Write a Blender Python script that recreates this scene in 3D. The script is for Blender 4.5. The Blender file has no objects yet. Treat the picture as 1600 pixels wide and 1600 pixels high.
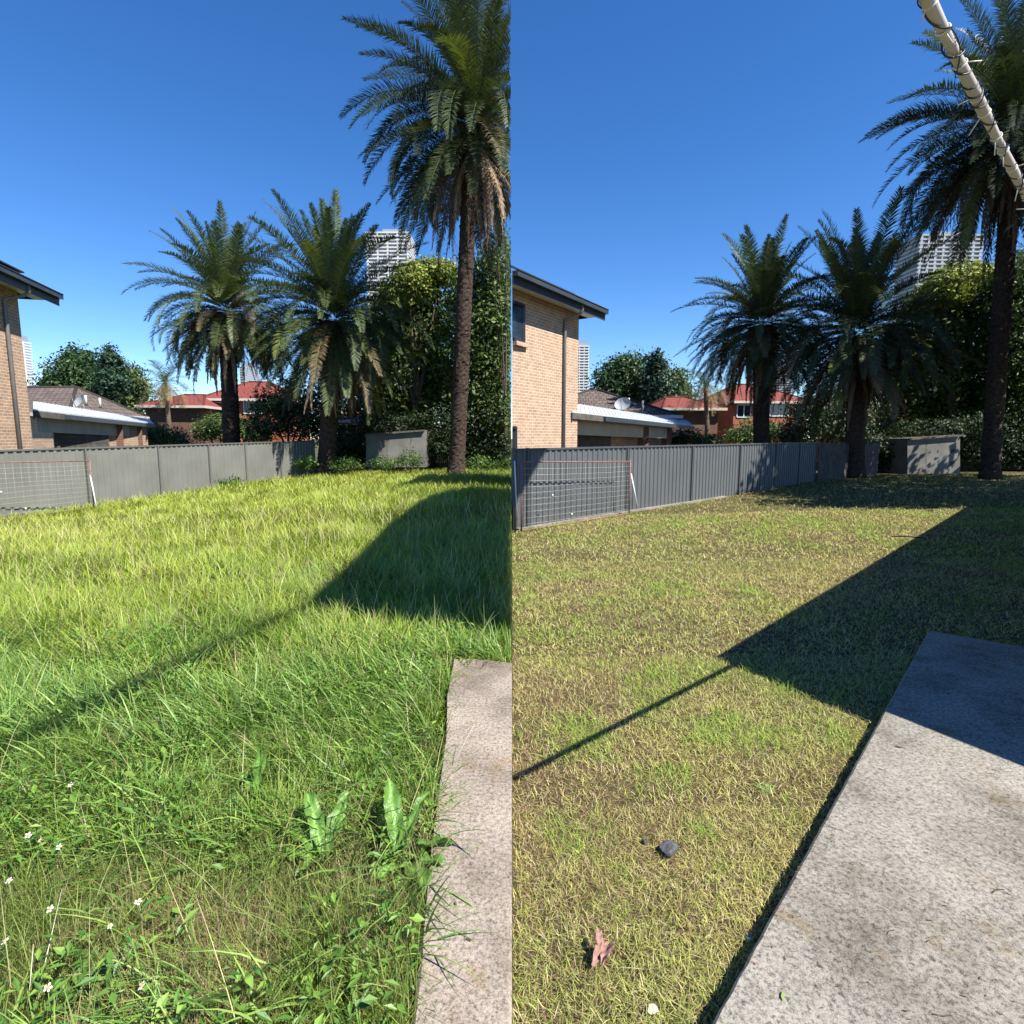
import bpy, math, random
import numpy as np
from mathutils import Vector, Matrix
R = math.radians
S = bpy.context.scene
C = S.collection
random.seed(5)
RNG = np.random.default_rng(11)

# ------------------------------------------------------------------ camera
F, HOR, EYE = 900.0, 685.0, 1.65
PITCH = math.atan((800 - HOR) / F)
cam = bpy.data.cameras.new('camera'); cam.lens = 36 * F / 1600; cam.sensor_width = 36
cam.clip_start = 0.05; cam.clip_end = 3000
co = bpy.data.objects.new('camera', cam); C.objects.link(co)
co.location = (0, 0, EYE); co.rotation_euler = (math.pi / 2 - PITCH, 0, 0)
S.camera = co

# ------------------------------------------------------------------ sky, sun, exposure
SUN_EL, SUN_AZ = R(52), R(-35)
w = bpy.data.worlds.new('World'); S.world = w; w.use_nodes = True
nt = w.node_tree; nt.nodes.clear()
sk = nt.nodes.new('ShaderNodeTexSky'); sk.sky_type = 'NISHITA'; sk.sun_disc = False
sk.sun_elevation = SUN_EL; sk.sun_rotation = math.pi / 2 - SUN_AZ
sk.altitude = 1800; sk.air_density = 1.0; sk.dust_density = 0.0; sk.ozone_density = 3.0
hs = nt.nodes.new('ShaderNodeHueSaturation'); hs.inputs['Saturation'].default_value = 1.28; hs.inputs['Hue'].default_value = .507
bg = nt.nodes.new('ShaderNodeBackground'); bg.inputs[1].default_value = 0.104
ow = nt.nodes.new('ShaderNodeOutputWorld')
nt.links.new(sk.outputs[0], hs.inputs['Color']); nt.links.new(hs.outputs[0], bg.inputs[0]); nt.links.new(bg.outputs[0], ow.inputs[0])
sl = bpy.data.lights.new('sun', 'SUN'); sl.energy = 5.0; sl.angle = R(0.4); sl.color = (1, 0.95, 0.87)
so = bpy.data.objects.new('sun', sl); C.objects.link(so)
TOSUN = Vector((math.cos(SUN_EL) * math.cos(SUN_AZ), math.cos(SUN_EL) * math.sin(SUN_AZ), math.sin(SUN_EL)))
so.rotation_euler = TOSUN.to_track_quat('Z', 'Y').to_euler(); so.location = (20, -20, 40)
S.view_settings.view_transform = 'Standard'; S.view_settings.look = 'None'
S.view_settings.exposure = 1.0; S.view_settings.gamma = 1
S.render.engine = 'CYCLES'
S.cycles.max_bounces = 6; S.cycles.transparent_max_bounces = 8

# ------------------------------------------------------------------ helpers
CP, SP = math.cos(PITCH), math.sin(PITCH)
def P(px, py, Y):
    v = (800 - py) / F; u = (px - 800) / F
    ry = CP + v * SP; rz = -SP + v * CP
    t = Y / ry
    return Vector((u * t, Y, EYE + rz * t))
def Gd(px, py, z=0.0):
    v = (800 - py) / F; u = (px - 800) / F
    ry = CP + v * SP; rz = -SP + v * CP
    t = (z - EYE) / rz
    return Vector((u * t, ry * t, z))
def SC(Y): return Y / F          # metres per photo pixel at depth Y

def tag(o, label=None, cat=None, group=None, kind=None):
    if label: o['label'] = label
    if cat: o['category'] = cat
    if group: o['group'] = group
    if kind: o['kind'] = kind
    return o
def empty(name, loc, label, cat, group=None):
    o = bpy.data.objects.new(name, None); C.objects.link(o); o.location = loc
    o.empty_display_size = 0.2
    return tag(o, label, cat, group)
def link(name, me, mat, parent=None):
    o = bpy.data.objects.new(name, me); C.objects.link(o)
    if mat is not None:
        for m in (mat if isinstance(mat, (list, tuple)) else [mat]): me.materials.append(m)
    if parent is not None:
        o.parent = parent
        M = Matrix.Identity(4); q = parent
        loc = Vector((0, 0, 0))
        while q is not None: loc += q.location; q = q.parent
        if loc.length > 0:
            me.transform(Matrix.Translation(-loc))
    return o

class MB:
    """collects faces for one mesh"""
    def __init__(s): s.v = []; s.f = []; s.uv = []; s.mi = []; s.sm = []; s.hasuv = False
    def poly(s, pts, uvs=None, mi=0, sm=False):
        n = len(s.v); s.v += [tuple(p) for p in pts]; s.f.append(tuple(range(n, n + len(pts))))
        if uvs: s.hasuv = True
        s.uv += (uvs if uvs else [(0, 0)] * len(pts)); s.mi.append(mi); s.sm.append(sm)
    def box(s, c, d, rz=0, mi=0, ax=None):
        """centre c, size d, yaw rz"""
        c = Vector(c); hx, hy, hz = d[0] / 2, d[1] / 2, d[2] / 2
        if ax is None:
            X = Vector((math.cos(rz), math.sin(rz), 0)); Yv = Vector((-math.sin(rz), math.cos(rz), 0)); Z = Vector((0, 0, 1))
        else: X, Yv, Z = ax
        q = [c + X * (a * hx) + Yv * (b * hy) + Z * (e * hz) for e in (-1, 1) for b in (-1, 1) for a in (-1, 1)]
        for idx in ((0, 2, 3, 1), (4, 5, 7, 6), (0, 1, 5, 4), (2, 6, 7, 3), (0, 4, 6, 2), (1, 3, 7, 5)):
            pts = [q[i] for i in idx]
            a = (pts[1] - pts[0]).length; b = (pts[2] - pts[1]).length
            s.poly(pts, [(0, 0), (a, 0), (a, b), (0, b)], mi)
    def bar(s, a, b, w, h=None, mi=0):
        a = Vector(a); b = Vector(b); X = (b - a); L = X.length; X.normalize()
        up = Vector((0, 0, 1)) if abs(X.z) < 0.95 else Vector((0, 1, 0))
        Yv = up.cross(X).normalized(); Z = X.cross(Yv)
        s.box((a + b) / 2, (L, w, h or w), mi=mi, ax=(X, Yv, Z))
    def tube(s, pts, rad, n=8, mi=0, caps=True, sm=True):
        pts = [Vector(p) for p in pts]; rings = []
        prev = None
        for i, p in enumerate(pts):
            t = (pts[min(i + 1, len(pts) - 1)] - pts[max(i - 1, 0)]).normalized()
            if prev is None:
                prev = Vector((0, 0, 1)).cross(t)
                if prev.length < .1: prev = Vector((1, 0, 0)).cross(t)
            a = (prev - t * prev.dot(t)).normalized(); prev = a; b = t.cross(a)
            r = rad[i] if hasattr(rad, '__len__') else rad
            base = len(s.v)
            s.v += [tuple(p + (a * math.cos(2 * math.pi * k / n) + b * math.sin(2 * math.pi * k / n)) * r) for k in range(n)]
            rings.append(base)
        for i in range(len(rings) - 1):
            for k in range(n):
                s.f.append((rings[i] + k, rings[i] + (k + 1) % n, rings[i + 1] + (k + 1) % n, rings[i + 1] + k))
                s.uv += [(0, 0)] * 4; s.mi.append(mi); s.sm.append(sm)
        if caps:
            for rb, rev in ((rings[0], True), (rings[-1], False)):
                idx = list(range(rb, rb + n)); s.f.append(tuple(idx[::-1] if rev else idx)); s.uv += [(0, 0)] * n; s.mi.append(mi); s.sm.append(False)
    def prism(s, poly, z0, z1, mi=0):
        """poly CCW list of (x,y); z0,z1 scalars or functions"""
        n = len(poly)
        a = [Vector((x, y, z0)) for x, y in poly]; b = [Vector((x, y, z1)) for x, y in poly]
        s.poly(b, [(p.x, p.y) for p in b], mi); s.poly(a[::-1], [(p.x, p.y) for p in a[::-1]], mi)
        for i in range(n):
            j = (i + 1) % n; L = (a[j] - a[i]).length
            s.poly([a[i], a[j], b[j], b[i]], [(0, z0), (L, z0), (L, z1), (0, z1)], mi)
    def mesh(s, name):
        me = bpy.data.meshes.new(name); me.from_pydata(s.v, [], s.f)
        if s.hasuv:
            l = me.uv_layers.new(name='UVMap'); l.data.foreach_set('uv', np.array(s.uv, dtype=np.float32).ravel())
        me.polygons.foreach_set('material_index', np.array(s.mi, dtype=np.int32))
        me.polygons.foreach_set('use_smooth', np.array(s.sm, dtype=bool))
        me.update(); return me
    def build(s, name, mat, parent=None): return link(name, s.mesh(name), mat, parent)

def npmesh(name, V, Q, col=None, smooth=False):
    """V (n,3), Q (m,4) quads, col (n,3) vertex albedo"""
    me = bpy.data.meshes.new(name)
    V = np.ascontiguousarray(V, dtype=np.float32); Q = np.ascontiguousarray(Q, dtype=np.int32)
    me.vertices.add(len(V)); me.vertices.foreach_set('co', V.ravel())
    m, k = Q.shape
    me.loops.add(m * k); me.loops.foreach_set('vertex_index', Q.ravel())
    me.polygons.add(m); me.polygons.foreach_set('loop_start', np.arange(m, dtype=np.int32) * k)
    me.polygons.foreach_set('loop_total', np.full(m, k, dtype=np.int32))
    me.polygons.foreach_set('use_smooth', np.full(m, smooth, dtype=bool))
    if col is not None:
        a = me.attributes.new('Col', 'FLOAT_COLOR', 'POINT')
        c4 = np.ones((len(V), 4), dtype=np.float32); c4[:, :3] = col
        a.data.foreach_set('color', c4.ravel())
    me.update(calc_edges=True); return me

def vnoise(x, y, s=1.0, seed=0):
    x = np.asarray(x, float) * s; y = np.asarray(y, float) * s
    xi = np.floor(x).astype(np.int64); yi = np.floor(y).astype(np.int64)
    fx = x - xi; fy = y - yi; fx = fx * fx * (3 - 2 * fx); fy = fy * fy * (3 - 2 * fy)
    def h(a, b):
        n = (a * 374761393 + b * 668265263 + seed * 974711) & 0x7fffffff
        n = ((n ^ (n >> 13)) * 1274126177) & 0x7fffffff
        return ((n ^ (n >> 16)) & 0xffff) / 65535.0
    return (h(xi, yi) * (1 - fx) + h(xi + 1, yi) * fx) * (1 - fy) + (h(xi, yi + 1) * (1 - fx) + h(xi + 1, yi + 1) * fx) * fy
def fbm(x, y, s=1.0, seed=0):
    return (vnoise(x, y, s, seed) * .5 + vnoise(x, y, s * 2.1, seed + 1) * .3 + vnoise(x, y, s * 4.3, seed + 2) * .2)

# ------------------------------------------------------------------ materials
def newmat(name):
    m = bpy.data.materials.new(name); m.use_nodes = True
    n = m.node_tree.nodes; b = n['Principled BSDF']; return m, m.node_tree, b
def simple(name, col, rough=0.6, metal=0.0, spec=0.5, noise=0.0, nscale=8.0, bump=0.0, bscale=60.0):
    m, t, b = newmat(name)
    b.inputs['Base Color'].default_value = (*col, 1); b.inputs['Roughness'].default_value = rough
    b.inputs['Metallic'].default_value = metal; b.inputs['Specular IOR Level'].default_value = spec
    tc = t.nodes.new('ShaderNodeTexCoord')
    if noise > 0:
        nz = t.nodes.new('ShaderNodeTexNoise'); nz.inputs['Scale'].default_value = nscale; nz.inputs['Detail'].default_value = 6
        mr = t.nodes.new('ShaderNodeMapRange'); mr.inputs['From Min'].default_value = .3; mr.inputs['From Max'].default_value = .7
        mr.inputs['To Min'].default_value = 1 - noise; mr.inputs['To Max'].default_value = 1 + noise
        mx = t.nodes.new('ShaderNodeVectorMath'); mx.operation = 'SCALE'; mx.inputs[0].default_value = col
        t.links.new(tc.outputs['Object'], nz.inputs['Vector']); t.links.new(nz.outputs['Fac'], mr.inputs[0])
        t.links.new(mr.outputs[0], mx.inputs['Scale']); t.links.new(mx.outputs[0], b.inputs['Base Color'])
    if bump > 0:
        nb = t.nodes.new('ShaderNodeTexNoise'); nb.inputs['Scale'].default_value = bscale; nb.inputs['Detail'].default_value = 8
        bp = t.nodes.new('ShaderNodeBump'); bp.inputs['Strength'].default_value = bump; bp.inputs['Distance'].default_value = .01
        t.links.new(tc.outputs['Object'], nb.inputs['Vector']); t.links.new(nb.outputs['Fac'], bp.inputs['Height']); t.links.new(bp.outputs[0], b.inputs['Normal'])
    return m
def leafmat(name, rough=0.5, trans=0.35, spec=0.4, col=None, tcol=(1.2, 1.25, .5)):
    m, t, b = newmat(name)
    at = t.nodes.new('ShaderNodeAttribute'); at.attribute_name = 'Col'
    tr = t.nodes.new('ShaderNodeBsdfTranslucent'); mx = t.nodes.new('ShaderNodeMixShader'); mx.inputs[0].default_value = trans
    vm = t.nodes.new('ShaderNodeVectorMath'); vm.operation = 'MULTIPLY'; vm.inputs[1].default_value = tcol
    t.links.new(at.outputs['Color'], b.inputs['Base Color']); t.links.new(at.outputs['Color'], vm.inputs[0]); t.links.new(vm.outputs[0], tr.inputs['Color'])
    b.inputs['Roughness'].default_value = rough; b.inputs['Specular IOR Level'].default_value = spec
    t.links.new(b.outputs[0], mx.inputs[1]); t.links.new(tr.outputs[0], mx.inputs[2])
    t.links.new(mx.outputs[0], t.nodes['Material Output'].inputs[0])
    return m
def dockmat():
    m = leafmat('crinkled dock leaf', .45, .25, .5); t = m.node_tree; b = t.nodes['Principled BSDF']
    tc = t.nodes.new('ShaderNodeTexCoord'); v = t.nodes.new('ShaderNodeTexVoronoi'); v.inputs['Scale'].default_value = 95
    bp = t.nodes.new('ShaderNodeBump'); bp.inputs['Strength'].default_value = .5; bp.inputs['Distance'].default_value = .004
    t.links.new(tc.outputs['Object'], v.inputs['Vector']); t.links.new(v.outputs['Distance'], bp.inputs['Height']); t.links.new(bp.outputs[0], b.inputs['Normal'])
    return m
def brickmat(name, c1, c2, mortar, scale=1.0, bw=0.24, bh=0.086, ms=0.010):
    m, t, b = newmat(name)
    uv = t.nodes.new('ShaderNodeTexCoord')
    br = t.nodes.new('ShaderNodeTexBrick'); br.inputs['Scale'].default_value = scale
    br.inputs['Brick Width'].default_value = bw; br.inputs['Row Height'].default_value = bh
    br.inputs['Mortar Size'].default_value = ms; br.inputs['Mortar Smooth'].default_value = .15; br.inputs['Bias'].default_value = -.1
    br.inputs['Color1'].default_value = (*c1, 1); br.inputs['Color2'].default_value = (*c2, 1); br.inputs['Mortar'].default_value = (*mortar, 1)
    t.links.new(uv.outputs['UV'], br.inputs['Vector'])
    nz = t.nodes.new('ShaderNodeTexNoise'); nz.inputs['Scale'].default_value = 3.5; nz.inputs['Detail'].default_value = 8
    t.links.new(uv.outputs['UV'], nz.inputs['Vector'])
    mr = t.nodes.new('ShaderNodeMapRange'); mr.inputs['From Min'].default_value = .25; mr.inputs['From Max'].default_value = .75
    mr.inputs['To Min'].default_value = .8; mr.inputs['To Max'].default_value = 1.15
    vm = t.nodes.new('ShaderNodeVectorMath'); vm.operation = 'SCALE'
    t.links.new(nz.outputs['Fac'], mr.inputs[0]); t.links.new(br.outputs['Color'], vm.inputs[0]); t.links.new(mr.outputs[0], vm.inputs['Scale'])
    t.links.new(vm.outputs[0], b.inputs['Base Color'])
    bp = t.nodes.new('ShaderNodeBump'); bp.invert = True; bp.inputs['Strength'].default_value = .6; bp.inputs['Distance'].default_value = .008
    t.links.new(br.outputs['Fac'], bp.inputs['Height']); t.links.new(bp.outputs[0], b.inputs['Normal'])
    b.inputs['Roughness'].default_value = .85; b.inputs['Specular IOR Level'].default_value = .2
    return m
def tilemat(name, c1, c2, gap):
    return brickmat(name, c1, c2, gap, bw=.3, bh=.33, ms=.022)

M = {}
M['brick'] = brickmat('cream brick', (.46, .30, .19), (.36, .23, .15), (.58, .46, .36), ms=.012)
M['redbrick'] = brickmat('red brick', (.38, .10, .045), (.28, .075, .035), (.40, .25, .18))
M['brownbrick'] = brickmat('brown brick', (.17, .085, .06), (.12, .06, .045), (.2, .14, .11))
M['redtile'] = tilemat('red roof tiles', (.23, .065, .05), (.17, .05, .04), (.13, .03, .02))
M['darktile'] = tilemat('weathered brown roof tiles', (.145, .115, .10), (.10, .08, .07), (.045, .036, .032))
M['gutter'] = simple('charcoal gutter', (.045, .055, .065), .35, 0, .5, .15, 3)
M['pipe'] = simple('grey downpipe', (.17, .165, .16), .4, 0, .5, .1, 4)
M['soffit'] = simple('white soffit', (.72, .70, .66), .7)
M['white'] = simple('white painted metal', (.74, .76, .79), .35, 0, .5, .06, 3)
M['dish'] = simple('grey dish metal', (.33, .34, .36), .5)
M['roofw'] = simple('pale roof sheeting', (.50, .53, .57), .4, 0, .4, .08, 2)
M['offwhite'] = simple('cream painted timber', (.55, .50, .43), .7, 0, .3, .1, 2)
M['glass'] = simple('dark window glass', (.02, .028, .035), .06, 0, .8)
M['frame'] = simple('dark window frame', (.03, .034, .045), .4)
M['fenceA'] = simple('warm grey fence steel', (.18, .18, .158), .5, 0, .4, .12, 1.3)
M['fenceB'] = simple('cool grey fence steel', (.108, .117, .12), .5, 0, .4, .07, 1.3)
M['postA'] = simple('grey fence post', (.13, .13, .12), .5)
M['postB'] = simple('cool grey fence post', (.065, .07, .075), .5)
M['rust'] = simple('rusty pink steel frame', (.25, .13, .11), .7, 0, .3, .3, 12)
M['wire'] = simple('galvanised wire', (.5, .49, .45), .45, .3)
M['trunk'] = simple('palm trunk', (.06, .042, .033), .95, 0, .1, .45, 9, .9, 14)
M['bark'] = simple('tree bark', (.11, .085, .06), .95, 0, .1, .3, 5, .7, 20)
M['palmleaf'] = leafmat('palm fronds', .48, .14, .30, tcol=(1.1, 1.2, .4))
M['deadleaf'] = leafmat('dead palm fronds', .8, .18, .15, tcol=(1, .9, .7))
M['leaf'] = leafmat('tree leaves', .5, .25, .4)
M['grass'] = leafmat('long grass blades', .45, .22, .35, tcol=(1.25, 1.25, .5))
M['dock'] = dockmat()
M['lawn'] = leafmat('mown grass blades', .6, .25, .25, tcol=(1.1, 1.1, .6))
M['petal'] = simple('white petals', (.62, .62, .58), .6)
M['orange'] = simple('orange flower centre', (.75, .32, .02), .6)
M['fruit'] = simple('orange palm fruit stalks', (.42, .17, .03), .6)
M['shed'] = simple('weathered fibro shed', (.17, .165, .15), .8, 0, .2, .25, 1.6)
M['mark'] = simple('dark painted scribble', (.03, .03, .04), .7)
M['stone'] = simple('dark stone', (.085, .085, .095), .8, 0, .3, .4, 40, .8, 60)
M['palestone'] = simple('pale stone', (.55, .50, .38), .8, 0, .3, .15, 30, .4, 60)
M['towerw'] = simple('tower concrete', (.62, .62, .62), .7, 0, .3)
M['towerg'] = simple('tower glass', (.27, .30, .34), .25, 0, .6)
M['towergr'] = simple('grey tower concrete', (.33, .35, .37), .7)
M['cable'] = simple('black cable', (.012, .012, .014), .45)
M['hose'] = simple('off white ribbed conduit', (.46, .41, .34), .5, 0, .4, .12, 14)
M['tie'] = simple('white cable tie', (.72, .70, .64), .45)
M['timber'] = simple('grey weathered timber', (.11, .10, .09), .9, 0, .2, .3, 4)
M['sail'] = simple('tan shadow caster cloth', (.30, .27, .22), .9)
M['steel'] = simple('painted steel mast', (.35, .35, .35), .4, .3)
M['render'] = simple('rendered wall', (.45, .42, .38), .8, 0, .2, .1, 2)

def concrete(name, base):
    m, t, b = newmat(name); tc = t.nodes.new('ShaderNodeTexCoord')
    def noise(s, d=6, ro=.6):
        n = t.nodes.new('ShaderNodeTexNoise'); n.inputs['Scale'].default_value = s; n.inputs['Detail'].default_value = d; n.inputs['Roughness'].default_value = ro
        t.links.new(tc.outputs['Object'], n.inputs['Vector']); return n
    def ramp(src, stops):
        r = t.nodes.new('ShaderNodeValToRGB'); cr = r.color_ramp
        while len(cr.elements) < len(stops): cr.elements.new(.5)
        for e, (p, c) in zip(cr.elements, stops): e.position = p; e.color = (*c, 1)
        t.links.new(src.outputs['Fac'], r.inputs[0]); return r
    def mul(a, bb):
        x = t.nodes.new('ShaderNodeMix'); x.data_type = 'RGBA'; x.blend_type = 'MULTIPLY'; x.inputs[0].default_value = 1
        t.links.new(a.outputs[0] if not hasattr(a, 'data_type') else a.outputs[2], x.inputs[6]); t.links.new(bb.outputs[0], x.inputs[7]); return x
    sp = ramp(noise(62, 14, .9), [(.40, (.13, .12, .12)), (.47, (.62, .60, .58)), (.53, (1.18, 1.16, 1.12))])
    big = ramp(noise(2.2, 8, .65), [(.32, tuple(base[i] * (.52, .50, .47)[i] for i in range(3))), (.52, base), (.72, tuple(x * 1.25 for x in base))])
    st = ramp(noise(5.5, 4, .5), [(.28, (.86, .78, .64)), (.40, (1, 1, 1)), (1, (1, 1, 1))])
    o = mul(mul(big, sp), st)
    t.links.new(o.outputs[2], b.inputs['Base Color'])
    bp = t.nodes.new('ShaderNodeBump'); bp.inputs['Strength'].default_value = .8; bp.inputs['Distance'].default_value = .004
    t.links.new(noise(170, 4).outputs['Fac'], bp.inputs['Height']); t.links.new(bp.outputs[0], b.inputs['Normal'])
    b.inputs['Roughness'].default_value = .9; b.inputs['Specular IOR Level'].default_value = .2
    return m
M['conc'] = concrete('weathered concrete', (.275, .258, .225))
M['concA'] = concrete('pinkish concrete', (.33, .285, .24))

def soilmat(name, stops, s=9):
    m, t, b = newmat(name); tc = t.nodes.new('ShaderNodeTexCoord')
    n = t.nodes.new('ShaderNodeTexNoise'); n.inputs['Scale'].default_value = s; n.inputs['Detail'].default_value = 10; n.inputs['Roughness'].default_value = .7
    r = t.nodes.new('ShaderNodeValToRGB'); cr = r.color_ramp
    while len(cr.elements) < len(stops): cr.elements.new(.5)
    for e, (p, c) in zip(cr.elements, stops): e.position = p; e.color = (*c, 1)
    t.links.new(tc.outputs['Object'], n.inputs['Vector']); t.links.new(n.outputs['Fac'], r.inputs[0]); t.links.new(r.outputs[0], b.inputs['Base Color'])
    bp = t.nodes.new('ShaderNodeBump'); bp.inputs['Strength'].default_value = 1; bp.inputs['Distance'].default_value = .02
    n2 = t.nodes.new('ShaderNodeTexNoise'); n2.inputs['Scale'].default_value = s * 9; n2.inputs['Detail'].default_value = 6
    t.links.new(tc.outputs['Object'], n2.inputs['Vector']); t.links.new(n2.outputs['Fac'], bp.inputs['Height']); t.links.new(bp.outputs[0], b.inputs['Normal'])
    b.inputs['Roughness'].default_value = 1; b.inputs['Specular IOR Level'].default_value = .1
    return m
M['soilA'] = soilmat('soil under long grass', [(.3, (.025, .03, .012)), (.5, (.05, .055, .018)), (.7, (.08, .07, .03))])
M['soilB'] = soilmat('soil and thatch under mown grass', [(.3, (.035, .03, .016)), (.5, (.09, .075, .035)), (.7, (.15, .11, .06))])
M['far'] = soilmat('far ground', [(.3, (.05, .06, .025)), (.7, (.1, .1, .05))], .3)

# ------------------------------------------------------------------ ground
AL = [(-14, 14, -.43), (-12.4, 14, -.43), (-8.7, 26, -.25), (-2.3, 24, .32), (-8, 25, 0), (-8, 7, -.05), (-1, 3, 0), (-.5, 1.5, 0), (-3, 5, 0), (-1.8, 15, .28), (0, 20, .32), (0, 7, .03), (-5, 15, .0), (-9, 12, -.2), (-4, 21, .12), (-20, 35, -.3), (0, 40, .3)]
AR = [(0, 12, -.38), (12.5, 25, -.2), (19.2, 23, .15), (1.6, 4.2, 0), (.5, 1.5, 0), (3.4, 4.5, 0), (10, 13, .0), (0, 7, -.1), (0, 4, 0), (3, 9, -.08), (5.3, 17, -.33), (15, 24, 0), (6, 11, -.08), (25, 40, 0), (6, 30, -.3), (8, 8, 0)]
def gfun(anch):
    A = np.array(anch)
    def g(x, y):
        x = np.asarray(x, float); y = np.asarray(y, float)
        sc = np.maximum(1.2, np.hypot(x, y) * .22)[..., None]
        d2 = ((x[..., None] - A[:, 0]) ** 2 + (y[..., None] - A[:, 1]) ** 2) / sc ** 2
        wt = np.exp(-np.minimum(d2, 400) * .5) + 1e-4 / (1 + d2)
        return (wt * A[:, 2]).sum(-1) / wt.sum(-1)
    return g
gL, gR = gfun(AL), gfun(AR)
def gz(x, y): return float(gL(x, y)) if x < 0 else float(gR(x, y))

def ground(name, g, x0, x1, y0, y1, mat, nx=60, ny=90):
    xs = np.linspace(x0, x1, nx); ys = np.linspace(y0, y1, ny)
    X, Y = np.meshgrid(xs, ys); Z = g(X, Y) + (fbm(X, Y, 1.7, 3) - .5) * .03
    V = np.stack([X, Y, Z], -1).reshape(-1, 3); i = np.arange(ny - 1)[:, None] * nx + np.arange(nx - 1)[None]
    Q = np.stack([i, i + 1, i + 1 + nx, i + nx], -1).reshape(-1, 4)
    o = link(name, npmesh(name, V, Q, smooth=True), mat); tag(o, kind='structure'); return o
ground('ground_under_long_grass', gL, -34, 0, -3, 42, M['soilA'])
ground('ground_under_lawn', gR, 0, 40, -3, 42, M['soilB'])
b = MB(); b.poly([(-1500, -300, -.75), (1500, -300, -.75), (1500, 2500, -.75), (-1500, 2500, -.75)])
tag(b.build('ground', M['far']), kind='structure')

# slabs
SLA = [(-.415, 3.99), (-.40, 3.4), (-.35, 2.9), (-.335, 2.55), (-.31, 2.0), (-.27, 1.37), (-.22, .6), (-.2, -1.0), (0, -1.0), (0, 3.9), (-.2, 3.97)]
c0 = Vector((3.39, 4.53)); d1 = Vector((-.669, -.743)); d2 = Vector((.78, -.63))
SLB = [tuple(c0), tuple(c0 + d1 * 5.0), (.04, -1.0), (7.0, -1.0), tuple(c0 + d2 * 4.5)]
def rough_slab(name, poly, z0, z1, mat, seed):
    rnd = random.Random(seed); pts = []
    n = len(poly)
    for i in range(n):
        a = Vector(poly[i]); c = Vector(poly[(i + 1) % n]); L = (c - a).length; k = max(1, int(L / .06))
        nn = Vector((-(c - a).y, (c - a).x)).normalized()
        inner = abs(a.x) < .001 and abs(c.x) < .001
        for j in range(k):
            q = a.lerp(c, j / k)
            if not inner and j > 0: q = q + nn * rnd.uniform(-.0018, .0018)
            if q.x < 0 or not poly[0][0] < 0: pass
            pts.append(q)
    area = sum(pts[i].x * pts[(i + 1) % len(pts)].y - pts[(i + 1) % len(pts)].x * pts[i].y for i in range(len(pts)))
    if area < 0: pts = pts[::-1]
    cen = sum(pts, Vector((0, 0))) / len(pts)
    b = MB(); N = len(pts)
    top = [q + (cen - q).normalized() * .012 for q in pts]
    b.poly([(q.x, q.y, z1) for q in top])
    for i in range(N):
        j = (i + 1) % N
        b.poly([(pts[i].x, pts[i].y, z1 - .012), (pts[j].x, pts[j].y, z1 - .012), (top[j].x, top[j].y, z1), (top[i].x, top[i].y, z1)])
        b.poly([(pts[i].x, pts[i].y, z0), (pts[j].x, pts[j].y, z0), (pts[j].x, pts[j].y, z1 - .012), (pts[i].x, pts[i].y, z1 - .012)])
    o = b.build(name, mat); tag(o, kind='structure'); return o
rough_slab('concrete_path', SLA, -.2, .08, M['concA'], 1)
rough_slab('concrete_patio', SLB, -.2, .10, M['conc'], 2)

def inpoly(x, y, poly):
    inside = np.zeros(x.shape, bool); n = len(poly)
    for i in range(n):
        x1, y1 = poly[i]; x2, y2 = poly[(i + 1) % n]
        if y1 == y2: continue
        c = ((y1 > y) != (y2 > y)) & (x < (x2 - x1) * (y - y1) / (y2 - y1) + x1); inside ^= c
    return inside

# ------------------------------------------------------------------ grass
def blades(name, root, h, wd, az, lean, curl, col, mat, nseg=3, tipcol=None):
    """ribbon blades. root (n,3); lean = start tilt (rad), curl = extra tilt at tip"""
    n = len(root); V = np.zeros((n, nseg + 1, 2, 3)); CC = np.zeros((n, nseg + 1, 2, 3))
    pos = root.copy(); dx, dy = np.cos(az), np.sin(az)
    side = np.stack([-dy, dx, np.zeros(n)], -1)
    tw = RNG.uniform(-.9, .9, n); 
    side = side * np.cos(tw)[:, None] + np.stack([dx, dy, np.zeros(n)], -1) * np.sin(tw)[:, None]
    for k in range(nseg + 1):
        s = k / nseg
        wk = wd * (1 - s ** 2 * .88) * (0.75 + .25 * min(1, s * 4))
        V[:, k, 0] = pos - side * wk[:, None] / 2; V[:, k, 1] = pos + side * wk[:, None] / 2
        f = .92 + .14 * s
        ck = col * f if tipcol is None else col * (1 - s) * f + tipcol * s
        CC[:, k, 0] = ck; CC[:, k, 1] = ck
        th = lean + curl * ((k + .5) / nseg)
        step = (h / nseg)
        pos = pos + np.stack([dx * np.sin(th) * step, dy * np.sin(th) * step, np.cos(th) * step], -1)
        pos[:, 2] = np.maximum(pos[:, 2], root[:, 2] + .004)
    base = (np.arange(n) * (nseg + 1) * 2)[:, None] + (np.arange(nseg) * 2)[None]
    Q = np.stack([base, base + 1, base + 3, base + 2], -1).reshape(-1, 4)
    return V.reshape(-1, 3), Q, CC.reshape(-1, 3)
def merge(parts):
    Vs, Qs, Cs = [], [], []; o = 0
    for V, Q, Cc in parts: Vs.append(V); Qs.append(Q + o); Cs.append(Cc); o += len(V)
    return np.concatenate(Vs), np.concatenate(Qs), np.concatenate(Cs)
def sample_wedge(n, y0, y1, side, wide=1.0, pw=1.0):
    """n points in the view wedge between depths y0,y1 on one side"""
    u = RNG.random(n); Y = np.sqrt(y0 ** 2 + u * (y1 ** 2 - y0 ** 2))
    X = RNG.random(n) * wide * Y * side
    return X, Y
FLa = Vector((-12.41, 14)); FLb = Vector((-8.73, 26))
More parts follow.
